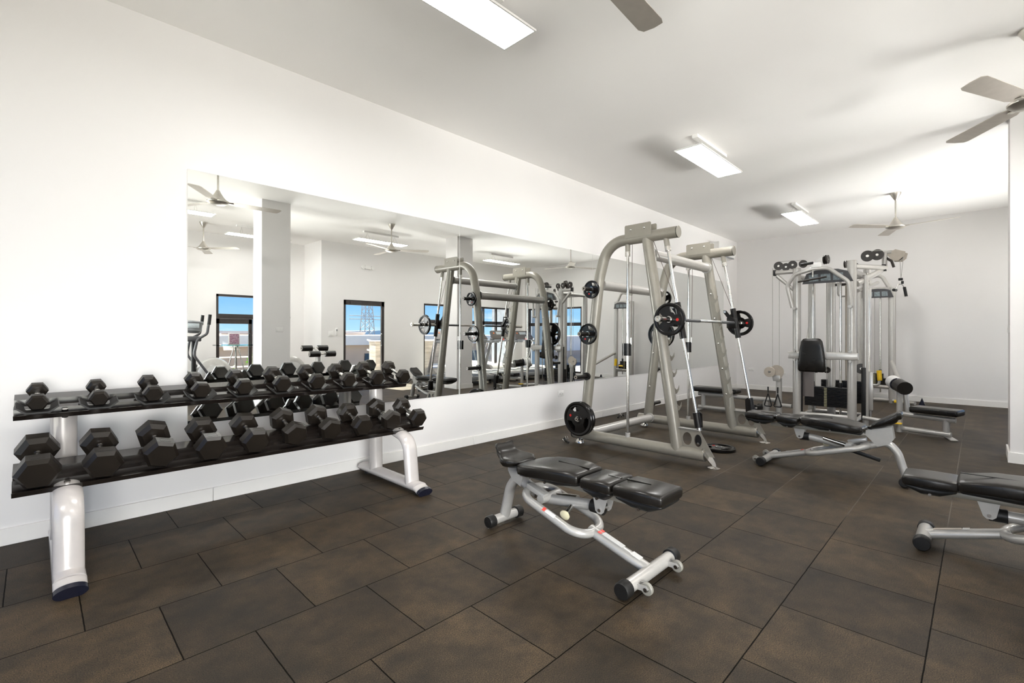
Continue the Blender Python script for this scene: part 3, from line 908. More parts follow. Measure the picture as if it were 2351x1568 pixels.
    for k in range(5):
        q = V((X + inn * 0.058, leg_y(0.5), 0.50)) + dirn * (0.03 + 0.33 * k * 0.93)
        MB().lathe([(0.011, 0), (0.011, 0.004), (0.006, 0.009), (0, 0.010)], q + fw * 0.004, (inn, 0, 0), 14).build('bolt', CHROME, hp)
    # lower gusset with two holes
    g = MB()
    holed(g, [(2.085, 0.335), (1.885, 0.335), (1.745, 0.10), (2.09, 0.10)], [circ(2.005, 0.24, 0.045, 20, 0.062), circ(1.900, 0.235, 0.036, 20, 0.060)], (X - 0.003, 0, 0), (0, 1, 0), (0, 0, 1), (0.006, 0, 0))
    g = g.build('gusset', SILVER, smith)
    MB().box((X, 1.99, 0.338), (0.05, 0.24, 0.008), bev=0.003).build('ledge', SILVER2, g)
    # storage pegs on the outer side of the rear upright
    for z, ln in ((1.74, 0.20), (1.25, 0.22), (0.775, 0.21), (0.30, 0.125 if inn > 0 else 0.22)):
        y = rear_y(z) + (0.0 if z < 1.5 else 0.01)
        pg = MB().cyl((X - inn * 0.055, y, z), (X - inn * (0.055 + ln), y, z), 0.0235, n=24).build('storage_peg', BLACK, smith)
        MB().cyl((X - inn * 0.045, y, z), (X - inn * 0.075, y, z), 0.043, n=28).build('flange', BLACK, pg)
        MB().lathe([(0.012, 0), (0.019, 0), (0.019, 0.002), (0.012, 0.002)], (X - inn * (0.055 + ln), y, z), (-inn, 0, 0), 20, closed=True).build('end_ring', BEIGE, pg)
    for z in (0.55, 1.0, 1.52):
        MB().lathe([(0.011, 0), (0.011, 0.004), (0.006, 0.009), (0, 0.010)], (X + inn * 0.055, rear_y(z), z), (inn, 0, 0), 14).build('bolt', CHROME, up)
for y, z, rr in ((3.17, 0.125, 0.050), (rear_y(1.80) - 0.0, 1.80, 0.054), (2.405, 2.07, 0.054)):
    c = MB().tube([(S0 + 0.05, y, z), (S1 - 0.05, y, z)], rr, 28).build('cross_beam', SILVER2, smith)
    for X, s in ((S0, 1), (S1, -1)):
        MB().cyl((X + s * 0.045, y, z), (X + s * 0.062, y, z), rr + 0.012, n=28).build('flange', SILVER2, c)
        MB().lathe([(0.012, 0), (0.012, 0.006), (0, 0.010)], (X + s * 0.062, y + rr + 0.0, z), (s, 0, 0), 12).build('bolt', CHROME, c)
# the bar on its carriages
BY, BZ = rod_y(1.385) - 0.0, 1.385
bar = MB().cyl((S0 - 0.03, BY, BZ), (S1 + 0.03, BY, BZ), 0.0145, n=20).build('bar', CHROME, smith)
for X, s in ((S0, -1), (S1, 1)):
    MB().cyl((X + s * 0.03, BY, BZ), (X + s * 0.44, BY, BZ), 0.0245, n=28).build('sleeve', CHROME, bar)
    MB().lathe([(0.010, 0), (0.0265, 0), (0.028, 0.012), (0.0265, 0.024), (0.010, 0.022)], (X + s * 0.435, BY, BZ), (s, 0, 0), 28, closed=True).build('sleeve_end', NICKEL, bar)
    MB().cyl((X - s * 0.06, BY, BZ), (X - s * 0.45, BY, BZ), 0.0165, n=20).build('grip', DARKGR, bar)
    c = MB().tube([(X, rod_y(1.555), 1.555), (X, rod_y(1.205), 1.205)], 0.031, 24).build('carriage', BLACK, smith)
    MB().box((X - s * 0.035, BY + 0.03, BZ), (0.02, 0.12, 0.13), bev=0.01).build('carriage_block', BLACK, c)
    h = MB().prism([(0, -0.022), (0.17, -0.020), (0.19, 0), (0.17, 0.020), (0, 0.022), (-0.02, 0)], (X - s * 0.052, BY, BZ), V((0, 0.60, 0.80)), V((0, -0.80, 0.60)), (-s * 0.014, 0, 0), bev=0.003).build('hook_arm', BLACK, c)
    MB().cyl((X - s * 0.045, BY + 0.60 * 0.165, BZ + 0.80 * 0.165), (X - s * 0.073, BY + 0.60 * 0.165, BZ + 0.80 * 0.165), 0.014, n=18).build('hook_pin', CHROME, h)
# lower safety stop on the far rod
st = MB().prism([(0, -0.028), (0.22, -0.028), (0.245, 0), (0.22, 0.028), (0, 0.028), (-0.024, 0)], (S1 - 0.045, rod_y(0.45) - 0.002, 0.265), V((0, 0.05, 1)), V((0, -1, 0)), (-0.02, 0, 0), bev=0.006).build('safety_stop', BLACK, smith)
MB().cyl((S1 - 0.064, rod_y(0.45), 0.28), (S1 - 0.072, rod_y(0.45), 0.28), 0.012, n=16).build('stop_bolt', CHROME, st)
st = MB().prism([(0, -0.024), (0.13, -0.024), (0.15, 0), (0.13, 0.024), (0, 0.024), (-0.02, 0)], (S0 + 0.030, rod_y(0.45) - 0.012, 0.36), V((0, 0.05, 1)), V((0, -1, 0)), (0.02, 0, 0), bev=0.006).build('safety_stop', BLACK, smith)
MB().lathe([(0.014, 0), (0.014, 0.01), (0, 0.012)], (S0 - 0.004, 1.895, 0.205), (-1, 0, 0), 18).build('stop_bolt', CHROME, st)
st = MB().prism(circ(0, 0, 0.030, 20, 0.055), (S0 + 0.004, 1.900, 0.235), (0, 1, 0), (0, 0, 1), (0.02, 0, 0)).build('buffer_pad', BLACKP, smith)

PG = 'tri-grip weight plates'
weight_plate((4.205, BY, BZ), 0.155, 0.032, 'black tri-grip plate with red badge on the near end of the smith bar', PG, rot=153)
weight_plate((6.045, BY, BZ), 0.155, 0.032, 'black tri-grip plate on the far end of the smith bar', PG, rot=150)
weight_plate((4.318, rear_y(1.74) + 0.01, 1.74), 0.100, 0.026, 'smallest black plate on the top peg of the smith rear leg, near side', PG, rot=270)
weight_plate((4.318, rear_y(1.25), 1.25), 0.117, 0.028, 'small black plate on the second peg of the smith rear leg, near side', PG, rot=270)
weight_plate((4.332, rear_y(0.30), 0.30), 0.190, 0.036, 'large black plate between its twin and the smith leg, lowest near peg', PG, rot=60, badge_side=1)
weight_plate((4.285, rear_y(0.30), 0.30), 0.192, 0.036, 'large black plate with red badge, outermost on the lowest near smith peg', PG, rot=-13)
weight_plate((6.012, rear_y(1.25), 1.25), 0.190, 0.034, 'large black plate on the far smith rear leg, glimpsed behind the bar plate', PG, rot=20, badge_side=1)
weight_plate((6.012, rear_y(1.74) + 0.01, 1.74), 0.100, 0.026, 'small black plate high on the far smith rear leg', PG, rot=20, badge_side=1)
weight_plate((5.20, 2.00, 0.018), 0.165, 0.034, 'black plate lying flat on the floor under the smith machine', PG, axis='z')

def spring_collar(x, y, rz, label):
    t = thing('barbell_collar', label, 'collar', (x, y, 0), R(rz), 'loose bar collars on the floor', world=False)
    pts = [(0.028 * math.cos(a / 8 * math.pi), -0.012 + 0.003 * a / 2, 0.031 + 0.028 * math.sin(a / 8 * math.pi)) for a in range(0, 34)]
    MB().tube(pts, 0.003, 6).build('spring', CHROME, t)
    for s, yy in ((1, -0.012), (-1, 0.035)):
        MB().cyl((s * 0.03, yy, 0.03), (s * 0.10, yy, 0.012), 0.011, n=14).build('grip', BLACKP, t)
spring_collar(6.22, 3.83, 20, 'chrome spring collar with black grips on the floor by the wall')
spring_collar(4.36, 3.42, 70, 'spring collar with black grips under the large near plates')

# ------------------------------------------------------------------ cushions
def sgnpow(v, p): return math.copysign(abs(v) ** p, v)
def cushion(mb, st, n=36, px=0.26, pz=0.42, end=0.014, sag=0.0):
    """st: stations (y, half width, z top, thickness)"""
    st = list(st)
    y0, w0, z0, t0 = st[0]; y1, w1, z1, t1 = st[-1]
    rows = [(y0, w0 - end * 1.1, z0 - t0 * 0.32, t0 * 0.36), (y0 + end * 0.35, w0 - end * 0.35, z0 - t0 * 0.10, t0 * 0.80), (y0 + end, w0, z0, t0)]
    rows += st[1:-1]
    rows += [(y1 - end, w1, z1, t1), (y1 - end * 0.35, w1 - end * 0.35, z1 - t1 * 0.10, t1 * 0.80), (y1, w1 - end * 1.1, z1 - t1 * 0.32, t1 * 0.36)]
    rings = []
    for (y, w, z, t) in rows:
        ring = []
        for j in range(n):
            a = 2 * math.pi * (j + 0.5) / n
            xx = w * sgnpow(math.cos(a), px)
            zz = z - t / 2 + t / 2 * sgnpow(math.sin(a), pz)
            if sag: zz += sag * (xx / w) ** 2
            ring.append(mb.bm.verts.new((xx, y, zz)))
        rings.append(ring)
    for q, w_ in zip(rings, rings[1:]):
        for j in range(n):
            mb.bm.faces.new((q[j], q[(j + 1) % n], w_[(j + 1) % n], w_[j]))
    mb.bm.faces.new(rings[0][::-1]); mb.bm.faces.new(rings[-1])
    return mb

def bench(x, y, rz, label, long_pad=False, raised=False, dark_knob=False):
    t = thing('adjustable_bench', label, 'weight bench', (x, y, 0), R(rz), 'adjustable benches', world=False)
    pads = []
    if not long_pad:
        pads += [[(-0.125, 0.118, 0.478, 0.062), (0, 0.126, 0.480, 0.064), (0.143, 0.126, 0.478, 0.062)],
                 [(0.155, 0.126, 0.476, 0.062), (0.25, 0.130, 0.476, 0.064), (0.345, 0.130, 0.474, 0.062)],
                 [(0.36, 0.128, 0.482, 0.066), (0.45, 0.150, 0.490, 0.075), (0.58, 0.168, 0.488, 0.078), (0.70, 0.165, 0.474, 0.076), (0.79, 0.140, 0.458, 0.066), (0.825, 0.120, 0.452, 0.058)]]
    else:
        pads += [[(-0.125, 0.118, 0.410, 0.062), (0, 0.126, 0.413, 0.064), (0.125, 0.126, 0.412, 0.062)],
                 [(0.145, 0.130, 0.425, 0.066), (0.30, 0.160, 0.450, 0.082), (0.50, 0.165, 0.455, 0.085), (0.75, 0.150, 0.450, 0.075), (0.84, 0.125, 0.442, 0.06)]]
    dy = -0.065 if raised else (0.03 if long_pad else 0.0)
    pads = [[(a_ + (dy if not long_pad or q_ == 0 else 0.0), b2, c2, d2) for a_, b2, c2, d2 in st] for q_, st in enumerate(pads)]
    for k, st in enumerate(pads):
        pd = cushion(MB(), st).build('pad' if k < len(pads) - 1 else 'back_pad', VINYL, t, ang=50)
        # tapered pressed crease along the middle
        ya, yb = st[0][0], st[-1][0]
        if not (long_pad and k == 0):
            y_in, y_out = (yb - 0.012, ya + 0.45 * (yb - ya)) if k == 0 else ((ya + 0.012, ya + 0.5 * (yb - ya)))
            zc_ = st[1][2] - 0.0022 if k < 2 else st[1][2] - 0.004
            MB().prism([(0.000, y_in), (0.016, y_in), (0.009, (y_in + y_out) / 2), (0.006, y_out)], (0.004, 0, zc_), (1, 0, 0), (0, 1, 0), (0, 0, 0.0045), bev=0.0018).build('pressed_crease', VINYL, pd)
        # moulded shell under the pad
        sh = [(ya + 0.01, st[0][1] - 0.012, st[0][2] - 0.048, 0.03), ((ya * 2 + yb) / 3, st[1][1] - 0.03, st[1][2] - 0.050, 0.062), ((ya + 2 * yb) / 3, st[1][1] - 0.03, st[1][2] - 0.050, 0.062), (yb - 0.01, st[-1][1] - 0.012, st[-1][2] - 0.048, 0.03)]
        cushion(MB(), sh, px=0.5, pz=0.8).build('pad_shell', BLACKP, pd)
        for s in (-1, 1):
            MB().cyl((s * (st[1][1] - 0.04), (ya + yb) / 2, st[1][2] - 0.100), (s * (st[1][1] - 0.028), (ya + yb) / 2, st[1][2] - 0.100), 0.008, n=12).build('shell_bolt', CHROME, pd)
        if k and raised:
            MB().cyl((-0.06, ya - 0.007, st[0][2] - 0.012), (0.06, ya - 0.007, st[0][2] - 0.012), 0.006, n=10).build('hinge', CHROME, pd)
    # saddle shaped seat
    if raised:
        st = [(0.850, 0.070, 0.450, 0.028), (0.89, 0.095, 0.482, 0.050), (0.93, 0.100, 0.512, 0.068), (0.97, 0.098, 0.540, 0.080), (1.01, 0.095, 0.568, 0.086), (1.045, 0.092, 0.590, 0.084), (1.08, 0.080, 0.598, 0.070)]
    else:
        st = [(0.838, 0.098, 0.452, 0.045), (0.89, 0.126, 0.460, 0.062), (0.94, 0.128, 0.462, 0.068), (0.975, 0.108, 0.468, 0.072), (1.005, 0.084, 0.482, 0.074), (1.030, 0.080, 0.504, 0.072), (1.065, 0.080, 0.530, 0.060)]
    st = [(a_ + min(dy, 0), b2, c2, d2) for a_, b2, c2, d2 in st]
    sd = cushion(MB(), st, px=0.55, pz=0.7, end=0.026, sag=0.014).build('saddle_seat', VINYL, t, ang=60)
    zt = 0.40
    MB().cyl((-0.05, 0.832 + min(dy, 0), 0.435), (0.05, 0.832 + min(dy, 0), 0.435), 0.008, n=12).build('hinge', CHROME, sd)
    # frame: feet
    hw = 0.215 if not long_pad else 0.125
    f = MB().cyl((-hw, 0, 0.045), (hw, 0, 0.045), 0.032 if not long_pad else 0.036, n=24).build('front_foot', SILVER2, t)
    for s in (-1, 1):
        MB().lathe([(0.034, 0), (0.041, 0.004), (0.041, 0.048), (0.036, 0.056), (0, 0.057)], (s * (hw - 0.003), 0, 0.045), (s, 0, 0), 26).build('rubber_cap', BLACKP, f)
    for s in (-1, 1) if not long_pad else ():
        br = MB()
        for d in (-0.016, 0.016):
            br.prism([(0.02, -0.012), (-0.075, -0.014), (-0.088, 0), (-0.075, 0.014), (0.02, 0.012)], (s * 0.155 + d - 0.002, 0, 0.045), (0, 1, -0.06), (0, 0, 1), (0.004, 0, 0))
        br = br.build('wheel_bracket', SILVER2, f)
        MB().lathe([(0.012, -0.010), (0.026, -0.010), (0.030, -0.006), (0.030, 0.006), (0.026, 0.010), (0.012, 0.010)], (s * 0.155, -0.072, 0.044), (1, 0, 0), 26, closed=True).build('wheel', WHEEL, br)
        MB().cyl((s * 0.155 - 0.02, -0.072, 0.044), (s * 0.155 + 0.02, -0.072, 0.044), 0.010, n=14).build('axle', CHROME, br)
    f = MB().cyl((-0.10, 1.04, 0.045), (0.10, 1.04, 0.045), 0.029, n=24).build('rear_foot', SILVER2, t)
    for s in (-1, 1):
        MB().lathe([(0.031, 0), (0.038, 0.004), (0.038, 0.046), (0.033, 0.054), (0, 0.055)], (s * 0.097, 1.04, 0.045), (s, 0, 0), 26).build('rubber_cap', BLACKP, f)
    # spine with stickers
    a, b_ = V((0, 0.01, 0.055)), V((0, 0.36, 0.155))
    sp = MB().tube([a, b_], 0.036, 20, side=(1, 0, 0), r2=0.027).build('spine', SILVER2, t)
    d = (b_ - a).normalized(); n_ = V((0, -d.z, d.y))
    def sticker(s0, s1, w, m_, nm, off=0.0):
        q = a + d * ((s0 + s1) / 2) + n_ * 0.0272 + V((off, 0, 0))
        MB().box(q, (w, s1 - s0, 0.0012), Matrix((V((1, 0, 0)), d, n_)).transposed()).build(nm, m_, sp)
    if not long_pad:
        sticker(0.285, 0.305, 0.020, REDST, 'warning_sticker', -0.013); sticker(0.285, 0.305, 0.018, REDST, 'warning_sticker', 0.013)
        sticker(0.15, 0.28, 0.036, WHITEST, 'instruction_label'); sticker(0.045, 0.10, 0.040, WHITEST, 'serial_label')
    else:
        sticker(0.17, 0.20, 0.035, WHITEST, 'serial_label'); sticker(0.04, 0.165, 0.032, BEIGE, 'grip_strip')
    # racetrack loop frame
    lw, y0, y1 = 0.125, 0.335, 0.79
    zl = lambda yy: 0.150 + (yy - 0.335) * 0.30
    pts2 = []
    rc = 0.105
    for (cx, cyy, s_, e_) in ((lw - rc, y0 + rc, -90, 0), (lw - rc, y1 - rc, 0, 90), (-lw + rc, y1 - rc, 90, 180), (-lw + rc, y0 + rc, 180, 270)):
        pts2 += arc(cx, cyy, rc, s_, e_, 9)
    lp = MB().loop([(px_, py_, zl(py_)) for px_, py_ in pts2], 0.0245, 16, side=(0, -0.287, 0.958)).build('loop_frame', SILVER2, t)
    if not long_pad:
        for (s0, s1, m_, nm) in ((0.57, 0.59, REDST, 'warning_sticker'), (0.50, 0.568, WHITEST, 'instruction_label')):
            MB().box((-lw - 0.012, (s0 + s1) / 2, zl((s0 + s1) / 2) + 0.021), (0.022, s1 - s0, 0.0015), Matrix.Rotation(R(16.7), 3, 'X') @ Matrix.Rotation(R(-32), 3, 'Y')).build(nm, m_, lp)
    # rear leg rising off the foot and arching into the loop
    p = fil([(0, 1.04, 0.05), (0, 0.985, 0.25), (0, 0.92, 0.335), (0, 0.80, 0.285), (0, 0.74, 0.262)], [0.12, 0.07, 0.05], 7)
    MB().tube(p, 0.040, 22, side=(1, 0, 0), r2=0.030).build('rear_leg', SILVER2, t)
    top = 0.44
    for s in (-1, 1):
        MB().prism([(0.855, 0.29), (0.93, 0.32), (0.965, 0.37), (0.97 if not raised else 0.95, top if not raised else 0.47), (0.84 + min(dy, 0), top - 0.02), (0.835 + min(dy, 0), 0.38)], (s * 0.042 - 0.002, 0, 0), (0, 1, 0), (0, 0, 1), (0.004, 0, 0)).build('seat_bracket', SILVER2, t)
    # pad carrier and linkage
    MB().box((0, 0.42 if not long_pad else 0.42, 0.372 if not long_pad else 0.32), (0.045, 0.80, 0.030), bev=0.004).build('pad_carrier', SILVER, t)
    cz = 0.36 if not long_pad else 0.31
    for s in (-1, 1):
        MB().prism([(0.225, cz), (0.315, cz), (0.300, cz - 0.075), (0.285, cz - 0.088), (0.262, cz - 0.088), (0.248, cz - 0.075)], (s * 0.036 - 0.002, 0, 0), (0, 1, 0), (0, 0, 1), (0.004, 0, 0)).build('pivot_bracket', SILVER2, t)
    MB().cyl((-0.045, 0.272, cz - 0.068), (0.045, 0.272, cz - 0.068), 0.009, n=12).build('pivot_pin', CHROME, t)
    ad = MB().tube([(0, 0.33, cz - 0.065), (0, 0.70, 0.245)], 0.030, 22).build('adjuster_tube', SILVER2, t)
    MB().tube([(0, 0.27, cz - 0.068), (0, 0.345, cz - 0.066)], 0.037, 24).build('adjuster_collar', BLACKP, ad)
    k = MB().cyl((-0.025, 0.47, 0.262), (-0.085, 0.46, 0.240), 0.013, n=16).build('plunger', CHROME, ad)
    MB().lathe([(0.012, 0), (0.014, 0.012), (0.029, 0.020), (0.029, 0.028), (0.014, 0.034), (0, 0.035)], (-0.080, 0.461, 0.242), (-0.93, -0.1, -0.34), 22).build('plunger_knob', CREAM if not dark_knob else BLACKP, k)
    MB().tube([(0.02, 0.46, 0.30), (0.045, 0.66, 0.262)], 0.017, 18).build('slide_rod', CHROME, ad)
    c = MB().cyl((-0.085, 0.655, 0.268), (0.085, 0.655, 0.268), 0.026, n=20).build('cross_tube', SILVER2, t)
    MB().box((-0.055, 0.70, 0.305), (0.055, 0.14, 0.03), Matrix.Rotation(R(16), 3, 'X'), bev=0.004).build('link_plate', SILVER2, c)
    if long_pad or raised:
        MB().box((-0.03, 0.74, 0.195), (0.03, 0.26, 0.032), Matrix.Rotation(R(-14), 3, 'X'), bev=0.006).build('slotted_bar', BLACKP, t)
    return t
WHEEL = mat('translucent_grey_wheel', (0.24, 0.23, 0.20), 0.35, noise=0.05, nscale=30)
bench(2.175, 1.18, 0, 'nearest flat adjustable bench with four black pads, centre foreground')
bench(5.07, 1.47, 180, 'adjustable bench with tilted saddle seat, between smith machine and column', raised=True)
bench(3.73, 0.235, 180, 'bench cut off by the right edge of the photo, long black pad', long_pad=True, dark_knob=True)

# ------------------------------------------------------------------ shared bits for the cable machines
def pulley(c, axis, r, parent, m=None, w=0.022, name='pulley'):
    c, ax = V(c), V(axis).normalized()
    p = MB().lathe([(r * 0.25, -w / 2), (r, -w / 2), (r * 0.90, -w * 0.15), (r * 0.90, w * 0.15), (r, w / 2), (r * 0.25, w / 2)], c, ax, 30, closed=True).build(name, m or GUARD, parent)
    MB().lathe([(0, -w * 0.7), (r * 0.20, -w * 0.7), (r * 0.20, w * 0.7), (0, w * 0.7)], c, ax, 16).build('hub', CHROME, p)
    return p
def stack(x, y, w, d, z0, z1, parent, ztop=2.1, along='y', nplates=14, tall=None):
    """weight stack with selector strip, guide rods and cable"""
    h = (z1 - z0) / nplates
    mb = MB()
    sx, sy = (d, w) if along == 'y' else (w, d)
    for k in range(nplates):
        mb.box((x, y, z0 + h * (k + 0.5)), (sx, sy, h - 0.003))
    s = mb.build('weight_stack', BLACK, parent)
    o = V((0, 1, 0)) if along == 'y' else V((1, 0, 0))
    for q in (-w * 0.32, w * 0.32):
        p = V((x, y, 0)) + o * q
        MB().cyl(p + V((0, 0, z0 - 0.12)), p + V((0, 0, ztop)), 0.0125, n=16).build('guide_rod', CHROME, s)
        MB().cyl(p + V((0, 0, z1)), p + V((0, 0, z1 + 0.07)), 0.022, n=18).build('bush', BLACKP, s)
    MB().cyl((x, y, z1), (x, y, ztop), 0.003, n=6).build('cable', GREYCABLE, s)
    f = V((-1, 0, 0)) if along == 'y' else V((0, 1, 0))
    c = V((x, y, (z0 + z1) / 2)) + f * (d / 2 + 0.002)
    MB().box(c, (0.004, 0.035, z1 - z0 - 0.01) if along == 'y' else (0.035, 0.004, z1 - z0 - 0.01)).build('number_strip', STRIP, s)
    return s
def strip_mat():
    m = mat('selector_strip', (0.35, 0.32, 0.18), 0.4)
    t = m.node_tree
    c = t.nodes.new('ShaderNodeTexCoord'); w = t.nodes.new('ShaderNodeTexWave')
    w.bands_direction = 'Z'; w.inputs['Scale'].default_value = 14; w.inputs['Distortion'].default_value = 0
    t.links.new(c.outputs['Object'], w.inputs['Vector'])
    r = t.nodes.new('ShaderNodeValToRGB'); r.color_ramp.elements[0].position = 0.45; r.color_ramp.elements[1].position = 0.55
    r.color_ramp.elements[0].color = (0.02, 0.02, 0.02, 1); r.color_ramp.elements[1].color = (0.42, 0.38, 0.20, 1)
    t.links.new(w.outputs['Fac'], r.inputs[0]); t.links.new(r.outputs[0], t.nodes['Principled BSDF'].inputs['Base Color'])
    return m
STRIP = strip_mat()
def display(c, w, h, face, parent, up=(0, 0, 1)):
    """curved-top exercise chart panel; face = outward normal"""
    f = V(face).normalized(); u = V(up); r = u.cross(f).normalized(); u = f.cross(r)
    poly = [(-w / 2, -h / 2), (w / 2, -h / 2), (w * 0.40, h * 0.25), (w * 0.22, h * 0.45), (0, h / 2), (-w * 0.22, h * 0.45), (-w * 0.40, h * 0.25)]
    d = MB().prism(poly, c, r, u, f * 0.02, bev=0.004).build('display_panel', DARKGR, parent)
    for a in (-0.26, -0.02, 0.22):
        MB().box(V(c) + r * (w * a) + u * (-h * 0.08) + f * 0.0215, (0.003, w * 0.19, h * 0.5), Matrix((f, r, u)).transposed()).build('exercise_chart', CHART, d)
    return d
CHART = mat('exercise_chart_print', (0.22, 0.26, 0.28), 0.35, noise=0.35, nscale=45)

# ------------------------------------------------------------------ multi station tower
tower = thing('multi_station_gym', 'tall silver multi-station cable gym with black back pad and weight stacks at the far end', 'cable machine', (8.1, 1.55, 0))
XA, XB, YA, YB = 7.76, 8.62, 1.88, 1.225
for (x, y, rr, z) in ((XA, YA, 0.052, 2.20), (XA, YB, 0.054, 2.24), (XB, YA, 0.050, 2.20), (XB, YB - 0.05, 0.050, 2.20), (7.93, 1.10, 0.034, 2.05), (8.30, 1.56, 0.052, 2.15)):
    po = MB().cyl((x, y, 0), (x, y, z), rr, n=28).build('post', SILVER2, tower)
    MB().lathe([(rr + 0.001, 0), (rr + 0.001, 0.004), (0, 0.006)], (x, y, z), (0, 0, 1), 28).build('post_cap', SILVER, po)
for (a, b, rr) in (((XA, YA, 2.10), (XB, YA, 2.10), 0.035), ((XA, YB, 2.10), (XB, YB - 0.05, 2.10), 0.035), ((XB, YA, 2.12), (XB, YB, 2.12), 0.035),
                   ((XA, 2.18, 2.165), (XA, YA - 0.02, 2.165), 0.030), ((XA + 0.02, YB, 2.17), (8.40, 0.94, 2.185), 0.033), ((8.3, 1.56, 2.1), (8.62, 1.225, 2.1), 0.03),
                   ((XA, YA, 0.11), (XA, YB, 0.125), 0.030), ((XB, YA, 0.06), (XB, YB, 0.06), 0.030), ((XA, YA, 0.05), (XB, YA, 0.05), 0.030), ((XA, YB, 0.05), (XB, YB, 0.05), 0.030)):
    MB().tube([a, b], rr, 20).build('frame_beam', SILVER2, tower)
for yy in (1.70, 1.40):
    MB().cyl((XA + 0.0, yy, 0), (XA + 0.0, yy, 0.12), 0.03, n=18).build('stub_foot', SILVER2, tower)
MB().box((XA, 2.17, 2.165), (0.075, 0.03, 0.085), bev=0.004).build('beam_cap', BLACKP, tower)
MB().tube([(XA, 2.14, 2.12), (XA, 1.92, 1.90)], 0.026, 18).build('brace', SILVER2, tower)
MB().tube([(8.36, 0.98, 2.15), (7.80, 1.17, 1.93)], 0.040, 18, side=(0, 0, 1), r2=0.025).build('brace', SILVER2, tower)
MB().tube([(8.36, 1.02, 1.98), (7.84, 1.17, 1.84)], 0.022, 18).build('brace', SILVER2, tower)
# right arm with covered pulley
MB().box((8.40, 0.955, 2.185), (0.085, 0.05, 0.09), bev=0.004).build('beam_cap', BLACKP, tower)
MB().cyl((8.40, 0.95, 2.18), (8.40, 0.95, 2.40), 0.032, n=20).build('riser', SILVER2, tower)
MB().tube([(8.42, 1.03, 2.385), (8.40, 0.87, 2.395)], 0.026, 18).build('pulley_arm', SILVER2, tower)
cv = MB().prism([(0.93, 2.375), (0.83, 2.43), (0.72, 2.385), (0.745, 2.32), (0.80, 2.27), (0.86, 2.275), (0.90, 2.33)], (8.385, 0, 0), (0, 1, 0), (0, 0, 1), (0.006, 0, 0)).build('pulley_cover', BEIGE, tower)
MB().prism([(0.90, 2.36), (0.80, 2.42), (0.70, 2.36), (0.715, 2.29), (0.76, 2.25), (0.84, 2.26), (0.88, 2.31)], (8.425, 0, 0), (0, 1, 0), (0, 0, 1), (0.006, 0, 0)).build('cover_plate', BEIGE, cv)
pulley((8.405, 0.805, 2.335), (1, 0, 0), 0.06, tower)
for yy in (0.785, 0.745):
    MB().cyl((8.40, yy, 2.32), (8.40, 0.77, 2.02), 0.0035, n=6).build('handle_cable', GREYCABLE, cv)
h = MB().box((8.40, 0.775, 2.01), (0.03, 0.05, 0.035), bev=0.006).box((8.40, 0.755, 1.965), (0.03, 0.03, 0.04), bev=0.005).build('swivel', BLACKP, tower)
MB().tube(fil([(8.40, 0.83, 1.87), (8.40, 0.80, 1.94), (8.40, 0.765, 1.95), (8.40, 0.735, 1.90)], 0.02), 0.008, 10).build('stirrup', CHROME, h)
MB().cyl((8.40, 0.735, 1.90), (8.40, 0.715, 1.77), 0.018, n=16).build('grip', BLACKP, h)
MB().cyl((8.36, 0.845, 1.865), (8.44, 0.83, 1.865), 0.020, n=16).build('grip', BLACKP, h)
MB().tube(fil([(8.40, 0.93, 2.32), (8.38, 0.87, 2.27), (8.38, 0.845, 2.18)], 0.04), 0.017, 14).build('hook_handle', GUARD, tower)
# press arch in front of the posts
p = fil([(7.64, 1.905, 1.63), (7.60, 1.965, 1.95), (7.58, 1.86, 2.10), (7.58, 1.64, 2.155), (7.58, 1.46, 2.15), (7.60, 1.235, 1.95), (7.64, 1.215, 1.63)], [0.10, 0.10, 0.2, 0.12, 0.12], 6)
ar = MB().tube(p, 0.026, 18).build('press_arm', SILVER2, tower)
MB().box((7.57, 1.60, 2.20), (0.05, 0.12, 0.07), bev=0.012).build('arm_bracket', WHITEP, ar)
MB().cyl((7.55, 1.78, 2.225), (7.55, 1.63, 2.235), 0.019, n=16).build('grip', BLACKP, ar)
MB().cyl((7.57, 1.64, 2.15), (7.57, 1.64, 2.04), 0.010, n=12).build('link', CHROME, ar)
MB().tube([(7.53, 1.81, 1.985), (7.53, 1.47, 2.03)], 0.013, 14).build('pull_bar', GUARD, ar)
for yy in (YA, YB):
    MB().cyl((7.70, yy, 1.62), (7.60, yy, 1.62), 0.02, n=16).build('pivot_bolt', SILVER2, ar)
# back pad and cross beam
MB().box((7.68, 1.555, 0.955), (0.07, 0.83, 0.10), bev=0.012).build('cross_beam', SILVER2, tower)
for yy in (YA, YB):
    for z in (1.02, 0.89):
        MB().cyl((7.66, yy, z), (7.62, yy, z), 0.018, n=14).build('beam_bolt', SILVER2, tower)
bp = MB()
n = 28; rows = [(0.728, 0.135, 0.02), (0.735, 0.155, 0.05), (0.76, 0.168, 0.065), (0.90, 0.162, 0.068), (1.05, 0.145, 0.068), (1.15, 0.128, 0.06), (1.185, 0.105, 0.045), (1.195, 0.08, 0.02)]
rings = []
for z, w, t_ in rows:
    rings.append([bp.bm.verts.new((7.60 - t_ / 2 * sgnpow(math.sin(2 * math.pi * (j + .5) / n), 0.5), 1.66 + w * sgnpow(math.cos(2 * math.pi * (j + .5) / n), 0.4), z)) for j in range(n)])
for q, w_ in zip(rings, rings[1:]):
    for j in range(n): bp.bm.faces.new((q[j], q[(j + 1) % n], w_[(j + 1) % n], w_[j]))
bp.bm.faces.new(rings[0]); bp.bm.faces.new(rings[-1])
bp.build('back_pad', VINYL, tower, ang=60)
